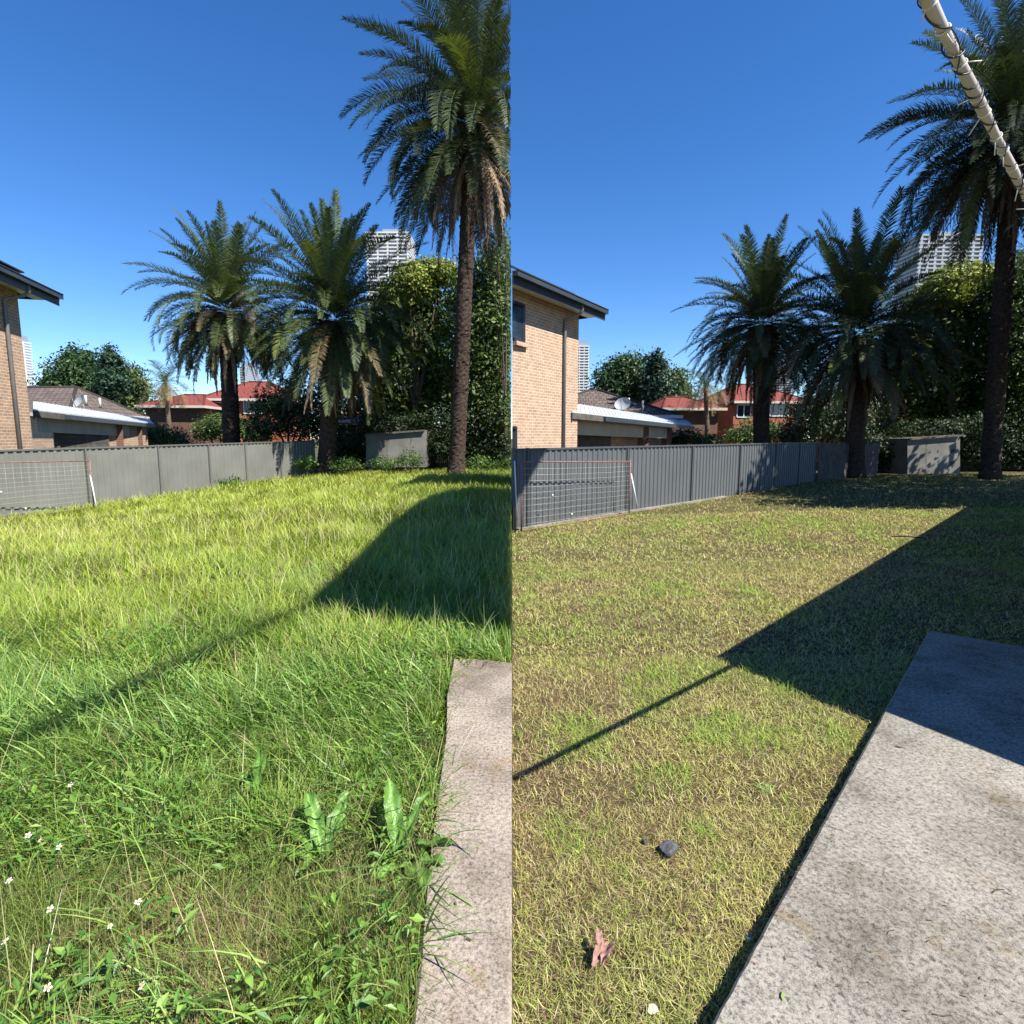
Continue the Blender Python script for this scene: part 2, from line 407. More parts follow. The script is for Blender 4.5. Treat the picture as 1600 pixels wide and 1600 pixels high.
def left_ok(x, y):
    t = (y - 14) / 12; xf = FLa.x + (FLb.x - FLa.x) * t
    return (x > xf + .05) & (y < 27.5) & ~inpoly(x, y, SLA) & (x < -.004)

DOCKS = [(622, 1352, .13), (505, 1350, .10), (402, 1255, .07), (250, 1235, .06), (130, 1565, .08)]
def dock_clear(x, y):
    m = np.ones(x.shape, bool)
    for px, py, r in DOCKS:
        g = Gd(px, py, .05); m &= (((x - g.x) ** 2 + (y - g.y) ** 2) > r * r) | (RNG.random(x.shape) < .25)
    return m
def c3(*c): return np.array(c, float)
def mixc(a, b, t): return a[None] * (1 - t[:, None]) + b[None] * t[:, None]
GA, GB, GC, GD = c3(.37, .44, .060), c3(.145, .26, .035), c3(.46, .48, .14), c3(.42, .33, .18)

parts = []
for (y0, y1, n, hh, ww, ns) in ((.95, 2.0, 12000, .16, .0030, 4), (2.0, 3.6, 25000, .22, .0050, 4), (3.6, 6, 36000, .23, .0066, 4), (6, 10, 42000, .22, .009, 3), (10, 17, 56000, .21, .013, 3), (17, 27, 56000, .22, .018, 2)):
    X, Y = sample_wedge(n, y0, y1, -1, 1.02)
    # clump together
    X = X + (vnoise(X, Y, 9, 5) - .5) * .12; Y = Y + (vnoise(X, Y, 9, 8) - .5) * .12
    gap = (fbm(X, Y, 4.5, 271) < .40) & (Y < 7) & (RNG.random(n) < .75)
    m = left_ok(X, Y) & dock_clear(X, Y) & ~gap; X, Y = X[m], Y[m]; n = len(X)
    nz = fbm(X, Y, .9, 21); nz2 = fbm(X, Y, 3.0, 31)
    h = hh * RNG.uniform(.55, 1.35, n) * (.7 + .7 * nz2)
    wd = ww * RNG.uniform(.6, 1.5, n)
    t1 = np.clip((nz - .35) * 3.2, 0, 1)
    # nearer and to the right greener, farther yellower
    far = np.clip((Y - 3) / 6, 0, 1) * np.clip(.3 + (-X) / 6, 0, 1)
    col = mixc(GB, GA, np.clip(.15 + .75 * far + .45 * (t1 - .5) + RNG.normal(0, .18, n), 0, 1))
    tt = np.clip(RNG.normal(0, .25, n) + (nz2 - .5) * .9, 0, 1) * .6
    col = col * (1 - tt[:, None]) + GC * tt[:, None]
    br = (RNG.random(n) < .05 + .13 * (nz2 > .62)); col[br] = GD * RNG.uniform(.6, 1, (br.sum(), 1))
    col *= RNG.uniform(.75, 1.15, (n, 1))
    az = RNG.uniform(0, 2 * np.pi, n) + 0 * X; flow = vnoise(X, Y, 1.3, 77) * 9
    az = np.where(RNG.random(n) < .5, flow + RNG.normal(0, .7, n), az)
    root = np.stack([X, Y, gL(X, Y) - .01], -1)
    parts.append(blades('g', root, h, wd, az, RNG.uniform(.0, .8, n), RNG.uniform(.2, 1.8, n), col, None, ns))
n = 1500; X, Y = sample_wedge(n, 1.3, 12, -1, 1.05); m = left_ok(X, Y); X, Y = X[m], Y[m]; n = len(X)
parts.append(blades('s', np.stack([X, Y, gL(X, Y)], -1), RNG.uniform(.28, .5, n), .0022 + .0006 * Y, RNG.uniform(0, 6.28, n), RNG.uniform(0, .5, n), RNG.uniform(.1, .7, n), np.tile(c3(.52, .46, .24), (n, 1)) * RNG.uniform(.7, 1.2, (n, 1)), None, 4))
# sparse margins outside the frame
n = 12000; X = RNG.uniform(-11, 0, n); Y = RNG.uniform(-1.5, 6, n); m = left_ok(X, Y) & ((Y < .6) | (X < -1.02 * Y)); X, Y = X[m], Y[m]; n = len(X)
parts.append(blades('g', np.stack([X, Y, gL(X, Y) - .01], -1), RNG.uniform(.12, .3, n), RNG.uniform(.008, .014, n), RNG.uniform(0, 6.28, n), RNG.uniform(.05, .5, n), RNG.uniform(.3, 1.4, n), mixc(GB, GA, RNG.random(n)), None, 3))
V, Q, Cc = merge(parts)
V[:, 0] = np.minimum(V[:, 0], -.003)
o = link('long_grass', npmesh('long_grass', V, Q, Cc), M['grass'])
tag(o, 'knee high bright green unmown grass filling the left yard up to the fence', 'grass', kind='stuff')

# foreground tangle: fine, dry and olive
parts = []
n = 70000; X, Y = sample_wedge(n, .85, 2.9, -1, 1.15); keep = RNG.random(n) < np.clip((3.1 - Y) / 1.3, .05, 1)
m = left_ok(X, Y) & keep & dock_clear(X, Y); X, Y = X[m], Y[m]; n = len(X)
nz = fbm(X, Y, 1.8, 61)
col = mixc(c3(.34, .26, .145), c3(.17, .22, .05), np.clip((nz - .34) * 4 + RNG.normal(0, .3, n), 0, 1)) * RNG.uniform(.35, 1.5, (n, 1))
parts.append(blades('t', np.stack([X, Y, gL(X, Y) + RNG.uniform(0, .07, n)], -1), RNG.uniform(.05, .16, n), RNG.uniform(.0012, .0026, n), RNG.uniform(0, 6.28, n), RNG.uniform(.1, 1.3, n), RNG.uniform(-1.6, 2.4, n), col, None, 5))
V, Q, Cc = merge(parts); V[:, 0] = np.minimum(V[:, 0], -.003)
o = link('dry_thatch', npmesh('dry_thatch', V, Q, Cc), M['grass'])
tag(o, 'fine dry brown and olive grass tangle at the front of the left yard', 'grass', kind='stuff')
# broad blades and leafy ground weeds
parts = []
n = 15000; X, Y = sample_wedge(n, .95, 4.2, -1, 1.1)
nz = fbm(X, Y, 1.6, 91); m = left_ok(X, Y) & dock_clear(X, Y) & (nz > np.where(Y < 1.95, .62, .38)); X, Y = X[m], Y[m]; n = len(X)
flow = vnoise(X, Y, .9, 17) * 8
col = mixc(c3(.09, .21, .04), c3(.33, .46, .11), RNG.random(n) ** 1.4) * RNG.uniform(.6, 1.15, (n, 1))
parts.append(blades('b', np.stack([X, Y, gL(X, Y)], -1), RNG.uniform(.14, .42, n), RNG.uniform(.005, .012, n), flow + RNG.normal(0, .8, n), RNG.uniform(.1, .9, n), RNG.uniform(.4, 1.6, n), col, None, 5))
# small oval leaves of ground weeds
n = 18000; X, Y = sample_wedge(n, .95, 4.5, -1, 1.1); nz = fbm(X, Y, 2.3, 191)
m = left_ok(X, Y) & (nz > .50); X, Y = X[m], Y[m]; n = len(X)
z = gL(X, Y) + RNG.uniform(.03, .2, n); az = RNG.uniform(0, 6.28, n); L = RNG.uniform(.02, .055, n); W = L * RNG.uniform(.25, .5, n)
d = np.stack([np.cos(az), np.sin(az), RNG.uniform(-.5, .8, n)], -1); s_ = np.stack([-np.sin(az), np.cos(az), RNG.uniform(-.4, .4, n)], -1)
c = np.stack([X, Y, z], -1)
Vq = np.stack([c - d * L[:, None] / 2, c + s_ * W[:, None] / 2 - [0, 0, -.004], c + d * L[:, None] / 2, c - s_ * W[:, None] / 2 - [0, 0, -.004]], 1).reshape(-1, 3)
Qq = np.arange(n * 4).reshape(-1, 4)
cq = np.repeat(mixc(c3(.06, .16, .025), c3(.22, .36, .06), RNG.random(n) ** 1.4), 4, 0)
parts.append((Vq, Qq, cq))
V, Q, Cc = merge(parts); V[:, 0] = np.minimum(V[:, 0], -.003)
o = link('leafy_weeds', npmesh('leafy_weeds', V, Q, Cc), M['grass'])
tag(o, 'broad green blades and small leafy weeds mixed into the long grass', 'weeds', kind='stuff')

# mown lawn
FRa = Vector((0, 12)); FRb = Vector((13.9, 25))
def right_ok(x, y):
    t = x / 13.9; yf = 12 + 13 * t
    return ((y < yf - .12) | (x > 13.9)) & (y < 28) & ~inpoly(x, y, SLB) & (x > .002)
parts = []
LA, LB, LC, LD = c3(.59, .56, .17), c3(.36, .45, .095), c3(.78, .66, .37), c3(.31, .19, .11)
for (y0, y1, n, hh, ww, ns) in ((.8, 2.4, 56000, .030, .0019, 3), (2.4, 4.2, 70000, .034, .0029, 2), (4.2, 8, 86000, .04, .0048, 2), (8, 14, 80000, .045, .009, 2), (14, 27, 70000, .05, .017, 1)):
    X, Y = sample_wedge(n, y0, y1, 1, 1.12); m = right_ok(X, Y); X, Y = X[m], Y[m]; n = len(X)
    nz = fbm(X, Y, .8, 41); nz2 = fbm(X, Y, 4.0, 51)
    g = np.clip((nz - .40) * 3.5 + (nz2 - .5) * 1.6 + RNG.normal(0, .25, n), 0, 1)
    col = mixc(LA, LB, g * .8)
    st = RNG.random(n) < .20 + .5 * np.clip((nz2 - .5) * 1.5, 0, 1) + .35 * np.clip(.45 - nz, 0, 1) * 2; col[st] = LC * RNG.uniform(.55, 1.1, (st.sum(), 1))
    bare = np.clip((fbm(X, Y, 2.2, 441) - .56) * 5, 0, .75) * (.5 + .5 * np.clip((Y - 3) / 8, 0, 1))
    br = RNG.random(n) < .10 + .6 * np.clip(.42 - nz, 0, 1) * 2 + bare * .6; col[br] = LD
    bright = RNG.random(n) < np.clip((fbm(X, Y, 1.1, 141) * .6 + fbm(X, Y, 5, 143) * .4 - .52) * 5, 0, .6); col[bright] = c3(.34, .48, .08) * RNG.uniform(.8, 1.1, (bright.sum(), 1))
    col *= RNG.uniform(.7, 1.2, (n, 1))
    root = np.stack([X, Y, gR(X, Y) - .004 + RNG.uniform(0, .012, n)], -1)
    h = hh * RNG.uniform(.5, 1.6, n) * (1 + .6 * bright)
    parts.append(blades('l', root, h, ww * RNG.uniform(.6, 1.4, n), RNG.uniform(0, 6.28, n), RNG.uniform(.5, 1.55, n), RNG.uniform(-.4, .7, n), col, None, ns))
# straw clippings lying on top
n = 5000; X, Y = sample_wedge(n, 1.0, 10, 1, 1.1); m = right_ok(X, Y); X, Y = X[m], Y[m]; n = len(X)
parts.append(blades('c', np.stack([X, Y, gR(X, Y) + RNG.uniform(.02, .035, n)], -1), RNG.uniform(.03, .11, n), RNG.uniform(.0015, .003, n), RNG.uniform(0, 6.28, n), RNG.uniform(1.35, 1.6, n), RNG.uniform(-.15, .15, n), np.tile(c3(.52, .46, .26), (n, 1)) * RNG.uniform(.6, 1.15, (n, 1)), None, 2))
V, Q, Cc = merge(parts); V[:, 0] = np.maximum(V[:, 0], .002)
o = link('mown_lawn', npmesh('mown_lawn', V, Q, Cc), M['lawn'])
tag(o, 'short mown yellow green lawn with straw clippings in the right yard', 'lawn', kind='stuff')

# ------------------------------------------------------------------ steel fences
def steel_fence(name, a, c, ztop_a, ztop_c, posts, hgt, mp, mpo, label, strip=False):
    """a,c: Vector2 ends; posts: list of parameters 0..1"""
    ang = math.atan2((c - a).y, (c - a).x); L = (c - a).length
    d = (c - a) / L; nrm = Vector((d.y, -d.x))
    if nrm.dot(-a) < 0: nrm = -nrm
    root = empty(name, (a.x, a.y, ztop_a - hgt), label, 'fence')
    zt = lambda t: ztop_a + (ztop_c - ztop_a) * t
    for i in range(len(posts) - 1):
        t0, t1 = posts[i], posts[i + 1]; l0, l1 = t0 * L + .03, t1 * L - .03
        b = MB(); pitch = .19; xs = []
        x = l0; k = 0
        prof = [(0, 0), (.055, 0), (.075, .028), (.13, .028), (.15, 0), (.165, 0), (.17, .006), (.175, 0)]
        while x < l1:
            for (px_, o_) in prof:
                if x + px_ <= l1: xs.append((x + px_, o_))
            x += pitch
        xs.append((l1, 0))
        for (p0, o0), (p1, o1) in zip(xs[:-1], xs[1:]):
            if p1 - p0 < 1e-5: continue
            q0 = a + d * p0 + nrm * (o0 - .01); q1 = a + d * p1 + nrm * (o1 - .01)
            z0_, z1_ = zt(p0 / L) - .03, zt(p1 / L) - .03
            b.poly([(q0.x, q0.y, z0_ - hgt + .03), (q1.x, q1.y, z1_ - hgt + .03), (q1.x, q1.y, z1_), (q0.x, q0.y, z0_)])
        b.build('panel', mp, root)
        b = MB(); m0 = a + d * l0; m1 = a + d * l1
        b.bar((m0.x, m0.y, zt(t0) - .02), (m1.x, m1.y, zt(t1) - .02), .065, .045)
        b.build('rail', mpo, root)
        b = MB(); b.bar((m0.x, m0.y, zt(t0) - hgt + .03), (m1.x, m1.y, zt(t1) - hgt + .03), .065, .05)
        b.build('rail', mpo, root)
    for t in posts:
        q = a + d * (t * L); b = MB(); z = zt(t)
        b.box((q.x, q.y, z - hgt / 2 - .1), (.05, .075, hgt + .22), ang)
        b.build('post', mpo, root)
    return root
def par(a, c, px):       # parameter along a..c whose image column is px
    u = (px - 800) / F
    lo, hi = -.2, 1.3
    f = lambda t: (a.x + (c.x - a.x) * t) / ((a.y + (c.y - a.y) * t) * CP + .2 * SP) - u
    for _ in range(50):
        mid = (lo + hi) / 2
        if f(mid) < 0: lo = mid
        else: hi = mid
    return lo
zA0, zA1 = P(0, 703, 14).z, P(498, 688, 26).z
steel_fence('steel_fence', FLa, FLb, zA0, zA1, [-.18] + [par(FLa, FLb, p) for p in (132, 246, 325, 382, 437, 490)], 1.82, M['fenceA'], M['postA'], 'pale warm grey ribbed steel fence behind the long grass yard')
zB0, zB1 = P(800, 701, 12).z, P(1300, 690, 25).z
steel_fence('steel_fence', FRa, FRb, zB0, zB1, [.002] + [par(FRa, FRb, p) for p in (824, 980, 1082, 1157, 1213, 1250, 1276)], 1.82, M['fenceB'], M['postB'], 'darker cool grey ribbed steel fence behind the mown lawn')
# concrete strip at the foot of the right fence
b = MB(); rnd = random.Random(4)
dd = (FRb - FRa).normalized(); nn = Vector((dd.y, -dd.x))
for i in range(26):
    s0, s1 = i * .35 + .1, (i + 1) * .35 + .1
    p0 = FRa + dd * s0; p1 = FRa + dd * s1
    q0 = p0 + nn * .16; q1 = p1 + nn * .16
    z0_, z1_ = gz(q0.x, q0.y) + .035, gz(q1.x, q1.y) + .035
    b.poly([(p0.x, p0.y, z0_), (q0.x, q0.y, z0_), (q1.x, q1.y, z1_), (p1.x, p1.y, z1_)])
    b.poly([(q0.x, q0.y, z0_), (q0.x, q0.y, z0_ - .1), (q1.x, q1.y, z1_ - .1), (q1.x, q1.y, z1_)])
tag(b.build('concrete_edging', M['conc']), kind='structure')

# timber paling fence continuing at the right yard's corner
def paling(name, a, c, za, zc, h, label, mat):
    root = empty(name, (a.x, a.y, za - h), label, 'fence'); L = (c - a).length; d = (c - a) / L; ang = math.atan2(d.y, d.x)
    b = MB(); s = 0; rnd = random.Random(8)
    while s < L:
        q = a + d * s; t = s / L; hh = h * rnd.uniform(.96, 1.0)
        b.box((q.x, q.y, za + (zc - za) * t - h + hh / 2), (.095, .018, hh), ang + rnd.uniform(-.03, .03)); s += .11
    b.build('palings', mat, root)
    nn = Vector((-d.y, d.x))
    for zz in (.35, 1.4):
        b = MB(); b.bar((a.x + nn.x * .04, a.y + nn.y * .04, za - h + zz), (c.x + nn.x * .04, c.y + nn.y * .04, zc - h + zz), .04, .07); b.build('rail', mat, root)
pc = P(1276, 690, 23.6)
paling('paling_fence', Vector((pc.x + .15, pc.y)), Vector((P(1375, 690, 27).x, 27)), pc.z, P(1375, 692, 27).z, 1.75, 'dark grey timber paling fence behind the palm at the lawn corner', M['timber'])

# ------------------------------------------------------------------ rusty mesh frame gates
def mesh_gate(tl, tr, bl, br, prop, label, leftpost):
    root = empty('mesh_gate', (bl.x, bl.y, bl.z), label, 'mesh frame')
    b = MB(); b.tube([tl, tr], .014); b.tube([bl, br], .012); b.tube([tr + Vector((0, 0, .04)), br - Vector((0, 0, .1))], .016)
    if leftpost: b.tube([tl + Vector((0, 0, .03)), bl - Vector((0, 0, .15))], .018)
    b.build('frame', M['rust'], root)
    b = MB(); n = 11
    for i in range(1, n):
        t = i / n; p, q = tl.lerp(bl, t), tr.lerp(br, t)
        mid = (p + q) / 2 - Vector((0, 0, .02 * math.sin(t * 9)))
        b.tube([p, p.lerp(mid, .5) - Vector((0, 0, .008)), mid, q.lerp(mid, .5) - Vector((0, 0, .008)), q], .0026, 4)
    k = int((tr - tl).length / .15)
    for i in range(1, k):
        t = i / k; b.tube([tl.lerp(tr, t), bl.lerp(br, t)], .0014, 4)
    b.build('wire_mesh', M['wire'], root)
    b = MB(); b.tube([prop[0], prop[1]], .016); b.build('prop', M['white'], root)
    for f_ in ((.25, .52), (.42, .86)):
        q = tl.lerp(tr, f_[0]).lerp(bl.lerp(br, f_[0]), f_[1]); b = MB(); b.tube([q - Vector((0, .01, .025)), q + Vector((0, -.01, .025))], .018, 8); b.build('insulator', M['petal'], root)
    return root
tr = P(985, 721, 14.15); br_ = Vector((tr.x, tr.y, gz(tr.x, tr.y) + .03)); tl = P(815, 722, 11.7); bl = Vector((tl.x, tl.y, gz(tl.x, tl.y) + .03))
mesh_gate(tl, tr, bl, br_, (P(986, 740, 14.15), P(996, 792, 14.1)), 'rusty framed wire mesh leaning before the dark grey fence by the lawn', True)
tr = P(140, 720, 15.1); br_ = Vector((tr.x, tr.y, gz(tr.x, tr.y) + .1)); tl = P(-60, 724, 12.6); bl = Vector((tl.x, tl.y, gz(tl.x, tl.y) + .1))
mesh_gate(tl, tr, bl, br_, (P(141, 742, 15.1), P(152, 800, 15.0)), 'rusty framed wire mesh half sunk in long grass before the pale fence', True)
p0 = P(805, 719, 11.6); b = MB(); b.tube([p0, (p0.x, p0.y, gz(p0.x, p0.y) - .1)], .02)
pr = empty('steel_post', (p0.x, p0.y, gz(p0.x, p0.y)), 'dark steel post with white pipe strapped to it beside the mesh', 'post')
b.build('shaft', M['postB'], pr)
b = MB(); b.tube([P(804, 720, 11.55), P(808, 812, 11.55)], .012); b.build('pipe', M['white'], pr)

# ------------------------------------------------------------------ brick houses next door
def wallquad(b, p0, p1, z0, z1, mi=0, u0=0):
    L = (Vector(p1[:2]) - Vector(p0[:2])).length
    b.poly([(p0[0], p0[1], z0), (p1[0], p1[1], z0), (p1[0], p1[1], z1), (p0[0], p0[1], z1)], [(u0, z0), (u0 + L, z0), (u0 + L, z1), (u0, z1)], mi)
def brick_house(half, label):
    if half == 'L':
        g0, g1 = P(-60, 399, 13.6), P(93, 470, 17.8); pxc = 40; pxp = 14
    else:
        g0, g1 = P(800, 434, 15.2), P(946, 492, 19.8); pxc = 903; pxp = 879
    zg = (g0.z + g1.z) / 2
    g0 = Vector((g0.x, g0.y)); g1 = Vector((g1.x, g1.y)); d = (g1 - g0).normalized(); nin = Vector((-d.y, d.x))
    ov = .55
    # wall line
    w0 = g0 + nin * ov
    def hit(px):
        u = (px - 800) / F * (1.0)
        best = min((abs((w0.x + d.x * s) - u * ((w0.y + d.y * s) * CP - (zg * .6 - EYE) * SP)), s) for s in np.linspace(-3, 9, 2400))
        return best[1]
    sc_ = hit(pxc); c = w0 + d * sc_
    if half == 'R':
        s0 = -w0.x / d.x; a = w0 + d * s0 + Vector((.004, 0))
    else:
        a = w0 - d * 2.0
    e = c + nin * (2.2 if half == 'R' else 8)
    if half == 'R': e = c + nin * ((c.x - .01) / -nin.x)
    root = empty('brick_house', (a.x, a.y, -.4), label, 'house')
    z0, z1 = -.5, zg + .02
    b = MB(); poly = [a, c, e] if half == 'R' else [a, c, e, a + nin * 8]
    # openings as reveals on front wall
    wallquad(b, a, c, z0, z1); wallquad(b, c, e, z0, z1, u0=3)
    if half == 'L': wallquad(b, a + nin * 8, a, z0, z1); wallquad(b, e, a + nin * 8, z0, z1)
    else: wallquad(b, e, a, z0, z1)
    b.build('wall', M['brick'], root)
    nout = -nin
    def onwall(px, py):
        s = hit(px); q = w0 + d * s; Y = q.y
        return q, P(px, py, Y).z, s
    if half == 'R':
        for (pa, pb, ya, yb, nm) in ((800, 818, 472, 532, 'up'), (800, 805.5, 668, 720, 'low')):
            qa, zt_, sa = onwall(pa, ya); qb, _, sb = onwall(pb, ya); zb_ = onwall((pa + pb) / 2, yb)[1]
            qa = a
            fr = MB(); q0 = qa + nout * .02; q1 = qb + nout * .02; fw = .07
            fr.bar((q1.x, q1.y, zb_), (q1.x, q1.y, zt_), .07, .07); fr.bar((q0.x + .03, q0.y, zt_), (q1.x, q1.y, zt_), .07, .07); fr.bar((q0.x + .03, q0.y, zb_), (q1.x, q1.y, zb_), .07, .07)
            wf = fr.build('window', M['frame'], root)
            gl = MB(); wallquad(gl, q0 - nout * .012 + Vector((.004, 0)), q1 - nout * .012, zb_, zt_)
            gl.build('pane', M['glass'], wf)
            if nm == 'up':
                sb_ = MB(); q2 = qb + nout * .04 + d * .12; sb_.bar((q0.x + .06, q0.y, zb_ - .10), (q2.x, q2.y, zb_ - .10), .12, .11)
                sb_.build('sill', M['brick'], wf)
    # soffit, roof, gutter
    g0e = g0 if half == 'R' else g0 - d * 1
    if half == 'R': g0e = g0 + Vector((.004, 0))
    dep = 1.3 if half == 'R' else 4.5
    def inn(p, t):
        q = p + nin * t
        if half == 'R' and q.x < .004: 
            k = (p.x - .004) / max(1e-6, (p.x - q.x)); q = p + nin * (t * max(0, k))
        return q
    i1 = g1 + nin * .62
    if half == 'R':
        i0 = i1 - d * ((i1.x - .004) / d.x)
    else: i0 = g0e + nin * .62
    b = MB(); q = [g0e, g1, i1, i0]
    b.poly([(p.x, p.y, zg - .02) for p in q][::-1], None)
    b.build('soffit', M['soffit'], root)
    b = MB()
    n1 = inn(g1, dep * 1.4); rise = math.tan(R(20)) * (n1 - g1).length
    if half == 'R':
        b.poly([(g0e.x, g0e.y, zg + .16), (g1.x, g1.y, zg + .16), (n1.x, n1.y, zg + .16 + rise)])
        b.poly([(g0e.x, g0e.y, zg - .02), (n1.x, n1.y, zg - .02), (n1.x, n1.y, zg + .16 + rise), (g0e.x, g0e.y, zg + .16)])
        b.poly([(g1.x, g1.y, zg - .02), (n1.x, n1.y, zg - .02), (n1.x, n1.y, zg + .16 + rise), (g1.x, g1.y, zg + .16)])
    else:
        n0 = g0e + nin * dep; n1 = g1 + nin * dep; rise = math.tan(R(20)) * dep
        b.poly([(g0e.x, g0e.y, zg + .16), (g1.x, g1.y, zg + .16), (n1.x, n1.y, zg + .16 + rise), (n0.x, n0.y, zg + .16 + rise)])
        b.poly([(g1.x, g1.y, zg - .02), (n1.x, n1.y, zg - .02), (n1.x, n1.y, zg + .16 + rise), (g1.x, g1.y, zg + .16)])
    b.build('roof', M['darktile'], root)
    gt = MB(); off = nout * .05
    pa, pb = g0e + off, g1 + off
    gt.bar((pa.x + (.05 if half == 'R' else 0), pa.y, zg + .09), (pb.x, pb.y, zg + .09), .12, .13)
    gt.bar((pa.x + (.05 if half == 'R' else 0) + nout.x * .07, pa.y + nout.y * .07, zg + .165), (pb.x + nout.x * .07, pb.y + nout.y * .07, zg + .165), .02, .02)
    fa = g0e + Vector((.02, 0)) - nout * .02; fb = g1 - nout * .02
    gt.bar((fa.x, fa.y, zg - .06), (fb.x, fb.y, zg - .06), .02, .22)
    gt.build('gutter', M['gutter'], root)
    # barge board end cap
    # solar panel
    sp = MB(); k0 = g0e + nin * .12 + Vector((.02, 0)) if half == 'R' else g0e + nin * .12
    k1 = g1 - d * 2.0 + nin * .12 if half == 'R' else g1 - d * 1.9 + nin * .12
    sp.bar((k0.x + .02, k0.y, zg + .29), (k1.x, k1.y, zg + .29), .35 if half == 'L' else .06, .035)
    sp.build('solar_panel', M['frame'], root)
    # downpipe
    sp_ = hit(pxp); q = w0 + d * sp_ + nout * .07; gq = w0 + d * (sp_ + .22) - nin * ov
    b = MB(); b.tube([(gq.x, gq.y, zg + .05), (gq.x, gq.y, zg - .14), (gq.x + nin.x * .12, gq.y + nin.y * .12, zg - .24), (q.x, q.y, zg - .42), (q.x, q.y, zg - .6), (q.x, q.y, -.4)], .048, 10)
    b.build('downpipe', M['pipe'], root)
    return root
brick_house('L', 'cream brick two storey house corner at the far left edge above the pale fence')
brick_house('R', 'cream brick two storey house with upper window above the dark fence')

# ------------------------------------------------------------------ generic houses behind
def hip_house(name, label, c, w_, d_, rz, zb, ze, zr, ridge, wallm, roofm, wins=(), cat='house', over=.45, gable=False, fascia=True):
    """c centre xy; w_ along local x; ridge length along x"""
    root = empty(name, (c[0], c[1], zb), label, cat); ca, sa = math.cos(rz), math.sin(rz)
    T = lambda x, y, z: Vector((c[0] + ca * x - sa * y, c[1] + sa * x + ca * y, z))
    b = MB(); hw, hd = w_ / 2, d_ / 2
    cs = [(-hw, -hd), (hw, -hd), (hw, hd), (-hw, hd)]
    for i in range(4):
        p, q = cs[i], cs[(i + 1) % 4]; wallquad(b, T(*p, 0), T(*q, 0), zb, ze + .02)
    if gable:
        for sx in (-1, 1):
            b.poly([T(sx * hw, -hd, ze), T(sx * hw, hd, ze), T(sx * hw, 0, zr - .15)], [(0, 0), (d_, 0), (d_ / 2, zr - ze)])
    b.build('wall', wallm, root)
    ho, wo = hd + over, hw + over; rl = ridge / 2
    b = MB()
    if gable: rl = wo
    A, B_, Cc_, D = T(-wo, -ho, ze), T(wo, -ho, ze), T(wo, ho, ze), T(-wo, ho, ze); E, Fv = T(-rl, 0, zr), T(rl, 0, zr)
    sl_ = math.hypot(ho, zr - ze)
    b.poly([A, B_, Fv, E], [(0, 0), (2 * wo, 0), (wo + rl, sl_), (wo - rl, sl_)]); b.poly([Cc_, D, E, Fv], [(0, 0), (2 * wo, 0), (wo + rl, sl_), (wo - rl, sl_)])
    if not gable:
        s2 = math.hypot(wo - rl, zr - ze)
        b.poly([B_, Cc_, Fv], [(0, 0), (2 * ho, 0), (ho, s2)]); b.poly([D, A, E], [(0, 0), (2 * ho, 0), (ho, s2)])
    b.poly([A - Vector((0, 0, .02)), D - Vector((0, 0, .02)), Cc_ - Vector((0, 0, .02)), B_ - Vector((0, 0, .02))])
    b.tube([E, Fv], .09, 6)
    if not gable:
        for p in (A, D): b.tube([p, E], .08, 6)
        for p in (B_, Cc_): b.tube([p, Fv], .08, 6)
    rf = b.build('roof', roofm, root)
    if fascia:
        b = MB()
        lst = [(A, B_), (B_, Cc_), (Cc_, D), (D, A)] if not gable else [(A, B_), (Cc_, D), (A, E), (D, E), (B_, Fv), (Cc_, Fv)]
        for p, q in lst: b.bar(p - Vector((0, 0, .05)), q - Vector((0, 0, .05)), .1, .18)
        b.build('fascia', M['offwhite'] if not gable else M['white'], root)
    for (x, z, ww, hh) in wins:
        f = MB(); yy = -hd - .03
        for (xa, xb_, za_, zb_) in ((x - ww / 2, x + ww / 2, z, z), (x - ww / 2, x + ww / 2, z + hh, z + hh), (x - ww / 2, x - ww / 2, z, z + hh), (x + ww / 2, x + ww / 2, z, z + hh), (x, x, z, z + hh)):
            f.bar(T(xa, yy, za_), T(xb_, yy, zb_), .07, .07)
        wf = f.build('window', M['white'], root)
        g = MB(); g.poly([T(x - ww / 2, yy + .01, z), T(x + ww / 2, yy + .01, z), T(x + ww / 2, yy + .01, z + hh), T(x - ww / 2, yy + .01, z + hh)]); g.build('pane', M['glass'], wf)
    return root

def bungalow(px_off, py_off, label, yl, minx=None):
    # hip roof house, dark tiles, with verandah in front
    pk = P(92 + px_off, 606 + py_off, 33); ev = P(196 + px_off, 650 + py_off, 31)
    wdt = 7.5
    root = hip_house('tiled_bungalow', label, (pk.x - (3.4 if px_off == 0 else .2), 34.5), 10 if px_off == 0 else 8, 5.4, R(-3), -.5, ev.z + .15, pk.z + .15, 6.8 if px_off == 0 else .4, M['brick'], M['darktile'])
    for k in range(2):
        b = MB(); p = P(135 + 22 * k + px_off, 634 + py_off + 4 * k, 31.5); b.tube([p, p + Vector((0, 0, .55))], .06, 6); b.build('vent_pipe', M['offwhite'], root)
    return root
bungalow(0, 0, 'low bungalow with brown tiled roof behind the pale fence at left', None)
bungalow(847, 4, 'low bungalow with brown tiled roof right of the upper window brick house', None)

